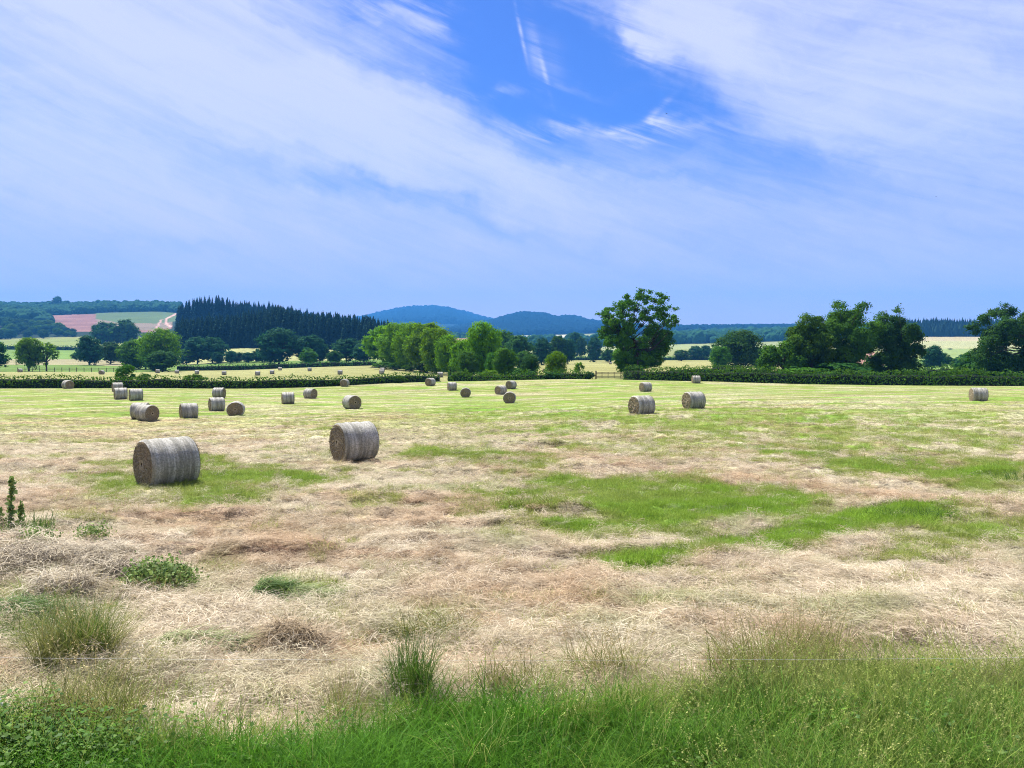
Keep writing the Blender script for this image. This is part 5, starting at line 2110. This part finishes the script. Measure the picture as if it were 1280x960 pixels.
tuft('grass_tuft', 92, 828, 1100, .34, .28, .62, .006, M['olive'],
     'tall olive grass tuft leaning left, biggest in the left foreground', heads=70, spread=(1.25, .8))
tuft('grass_tuft', 112, 826, 300, .20, .3, .6, .006, M['green_b'],
     'darker green grass tuft inside the right of the tall olive one', e1=(.2, 1.3))
tuft('grass_tuft', 105, 925, 900, .36, .22, .48, .006, M['olive'],
     'olive grass tuft just above the leafy weeds at the bottom left', heads=60, spread=(1.3, .8))
tuft('grass_tuft', 515, 885, 520, .17, .25, .50, .007, M['green_b'],
     'upright dark green grass tuft at the upper edge of the verge left of centre', e0=(1.2, 1.55), e1=(.3, 1.4), heads=20)
tuft('grass_tuft', 432, 905, 240, .18, .2, .42, .005, M['olive'],
     'thin dry grass tuft left of the upright dark green one', e0=(1.1, 1.55), e1=(.2, 1.3), heads=24)
tuft('grass_tuft', 545, 795, 420, .25, .10, .26, .006, M['olive'],
     'low green and tan grass tuft in the hay, centre of the foreground', spread=(1.9, .7), heads=14)
tuft('grass_tuft', 490, 798, 260, .22, .08, .20, .006, M['olive'],
     'low flattened grass tuft left of the low green and tan one', spread=(1.6, .7))
tuft('grass_tuft', 395, 788, 160, .2, .08, .22, .006, M['olive'],
     'small pale grass tuft above the brown hay mound', spread=(1.4, .8))
tuft('grass_tuft', 755, 850, 380, .3, .22, .45, .005, M['olive'],
     'tan seeding grass tuft on the upper edge of the verge right of centre', heads=70, spread=(1.3, .7))
tuft('grass_tuft', 935, 850, 380, .3, .25, .55, .005, M['olive'],
     'tall seeding grass tuft on the verge toward the right', heads=90, spread=(1.4, .7))
tuft('grass_tuft', 1010, 840, 380, .3, .28, .55, .005, M['olive'],
     'tall green gold grass tuft right of the seeding one on the verge', heads=60, spread=(1.3, .7))
tuft('grass_tuft', 1135, 648, 300, .5, .12, .26, .008, M['green_b'],
     'bright green grass hump at the far right end of the long green strip', spread=(1.8, .7))
tuft('grass_tuft', 1270, 606, 200, .5, .15, .35, .01, M['green_b'],
     'dark green weedy tuft in the mown field at the right edge', spread=(1.3, .7))
tuft('grass_tuft', 670, 641, 260, .5, .10, .2, .008, M['olive'],
     'short pale grass ridge left of the wide green patch', spread=(1.8, .5))
tuft('grass_tuft', 30, 792, 800, .45, .10, .24, .006, M['green_b'],
     'spreading light green grass patch at the left edge above the tall olive tuft', spread=(1.5, .9))
tuft('grass_tuft', 205, 728, 420, .34, .12, .30, .006, M['green_b'],
     'ragged grass tuft growing through the leafy green weed clump', spread=(1.4, .8))
tuft('grass_tuft', 150, 850, 260, .3, .12, .34, .005, M['olive'],
     'loose dry grass tuft right below the tall olive tuft, by the wire', e1=(-.8, .6), heads=20, spread=(1.3, .8))
tuft('grass_tuft', 640, 872, 300, .3, .18, .36, .005, M['olive'],
     'tan grass tuft on the verge edge left of the seeding one', heads=40, spread=(1.4, .7))
tuft('grass_tuft', 30, 670, 300, .45, .1, .32, .008, M['green_b'],
     'green grass tuft at the foot of the spiky weed at left edge', spread=(1.2, .8))


def mound(name, px, py, R, h, n, mat, label, w=.006, sx=1.3, sy=.8, dirn=None, lo=.15, hi=.42, cat='hay pile', e=( -.1, .7)):
    """heap of lying stalks over a low core"""
    x, Y = ground_pt(px, py)
    z = float(gz(x, Y))
    root = empty(name, (x, Y, z))
    def f(n):
        a = rng.random(n) * 2 * pi; r = np.sqrt(rng.random(n))
        bz = h * (1 - r ** 2) * (.15 + 1.3 * fbm(np.cos(a) * r * 3.5 + 9, np.sin(a) * r * 3.5 + 9, 3, 3)) - .02
        base = np.stack([np.cos(a) * r * R * sx, np.sin(a) * r * R * sy, bz], -1)
        hd = rng.random(n) * 2 * pi if dirn is None else dirn + rng.normal(size=n) * .7
        return (base, hd, rng.uniform(lo, hi, n), w * rng.uniform(.6, 1.5, n), rng.uniform(e[0], e[1], n),
                rng.uniform(-1.0, -.1, n), rng.uniform(-.8, .8, n), rng.random(n))
    V, Fq, val = ribbons(n, f)
    link('stalks', blade_mesh(name + '_stalks', mat, V, Fq, val), root)
    tag(root, label, cat)
    return root


mound('hay_pile', 60, 712, .95, .42, 5200, M['straw_old'], 'heap of old grey beige hay at the left edge of the foreground', sx=1.5)
mound('hay_pile', 130, 722, .75, .38, 3600, M['straw_old'], 'tangled old hay heap with dark hollows beside the leafy green clump')
for i, (px, py, r, h) in enumerate(((30, 688, .35, .30), (95, 745, .34, .32), (150, 702, .30, .26), (165, 752, .28, .24), (60, 742, .30, .28))):
    mound('hay_pile', px, py, r, h, 1100, M['straw_old'] if i % 2 else M['straw_pale'],
          ('pale wisp of old hay above the left heap', 'pale tangled hay lump at the foot of the left heap',
           'small hay lump behind the leafy green clump', 'small hay lump right of the foot of the left heap',
           'bleached hay lump in the middle of the left heap')[i], e=(.0, 1.2), sx=1.1)
mound('hay_pile', 163, 724, .34, .26, 1300, M['straw_shade'], 'dark hay clump put in for the shaded hollow beside the leafy green clump', e=(.0, 1.2))
mound('hay_pile', 28, 702, .5, .14, 900, M['straw_shade'], 'low dark hay put in for a shaded hollow at the left edge', e=(-.1, .6))
mound('hay_pile', 362, 815, .32, .30, 2000, M['straw_brown'], 'small brown mound of matted grass in the middle foreground', e=(.2, 1.1))
mound('hay_pile', 385, 745, .42, .20, 2200, M['lime'], 'low green mound of fresh cut grass above the brown mound', sx=1.6, dirn=0.0)
mound('hay_pile', 335, 742, .30, .24, 1500, M['green_b'], 'dark green tuft of cut grass at the left end of the fresh mound', dirn=0.3)
mound('hay_pile', 250, 812, .42, .20, 2400, M['lime'], 'long low ridge of greenish hay along the wire at left', sx=2.4, sy=.5, dirn=0.0)
mound('hay_pile', 30, 770, .6, .22, 2600, M['green_b'], 'green flattened grass heap at the left edge below the old hay', sx=1.3)


def weed_bush(px, py, R, h, n, label, name='weed_clump', size=.034, mat='weedbush'):
    x, Y = ground_pt(px, py)
    z = float(gz(x, Y))
    root = empty(name, (x, Y, z))
    d = rand_dirs(n); d[:, 2] = np.abs(d[:, 2])
    k = rng.uniform(.55, 1.0, n)[:, None] * (.8 + .4 * fbm(d[:, :1] * 2 + 9, d[:, 1:2] * 2 + 9, 3, 2))
    P = d * k * np.array([R * 1.25, R * .8, h]) + [0, 0, .02]
    P = P + rng.normal(size=P.shape) * .07
    V = leaf_quads(P, d + rand_dirs(n) * .9, size)
    link('leaves', leaf_mesh(name + '_leaves', V, rng.random(n), M[mat]), root)
    V, Fq, val = turf_clump(int(n / 6), R * .95, h * .6, h * 1.35, .006, e0=(.9, 1.5), e1=(-.2, 1.3))
    link('stems', blade_mesh(name + '_stems', M['dry'], V, Fq, val), root)
    tag(root, label, 'weeds')


M['weedbush'] = solid_strand('weed_bush_leaf', (.08, .15, .03), (.27, .37, .10))
weed_bush(200, 736, .44, .32, 3400, 'leafy green weed clump at the right of the old hay heaps', size=.036)
weed_bush(117, 688, .22, .16, 500, 'small green weed clump on top of the old hay heaps')
weed_bush(48, 692, .26, .18, 600, 'small dark green weed clump at the left of the old hay heap')


def dock_plant():
    x, Y = ground_pt(13, 668)
    z = float(gz(x, Y))
    root = empty('dock_plant', (x, Y, z))
    for (dx, h, lean) in ((0.0, .98, .06), (.17, .52, .05), (-.10, .45, -.12)):
        g = Geo(); g.tube([(dx, 0, -.05), (dx + lean * .4, 0, h * .5), (dx + lean, 0, h)], [.010, .008, .003], 6)
        s = link('stem', g.mesh('dock_stem', M['green_b'], True), root)
        n = int(h * 150)
        t = rng.random(n)
        P = np.stack([dx + lean * t, np.zeros(n), h * (.12 + .86 * t)], -1) + rng.normal(size=(n, 3)) * [.022, .022, .02]
        V = leaf_quads(P, rand_dirs(n) + [0, 0, .3], .055, 1.5)
        link('leaves', leaf_mesh('dock_leaves', V, rng.random(n), M['weedbush']), s)
    tag(root, 'tall spiky green weed standing alone at the left edge', 'plant')


dock_plant()
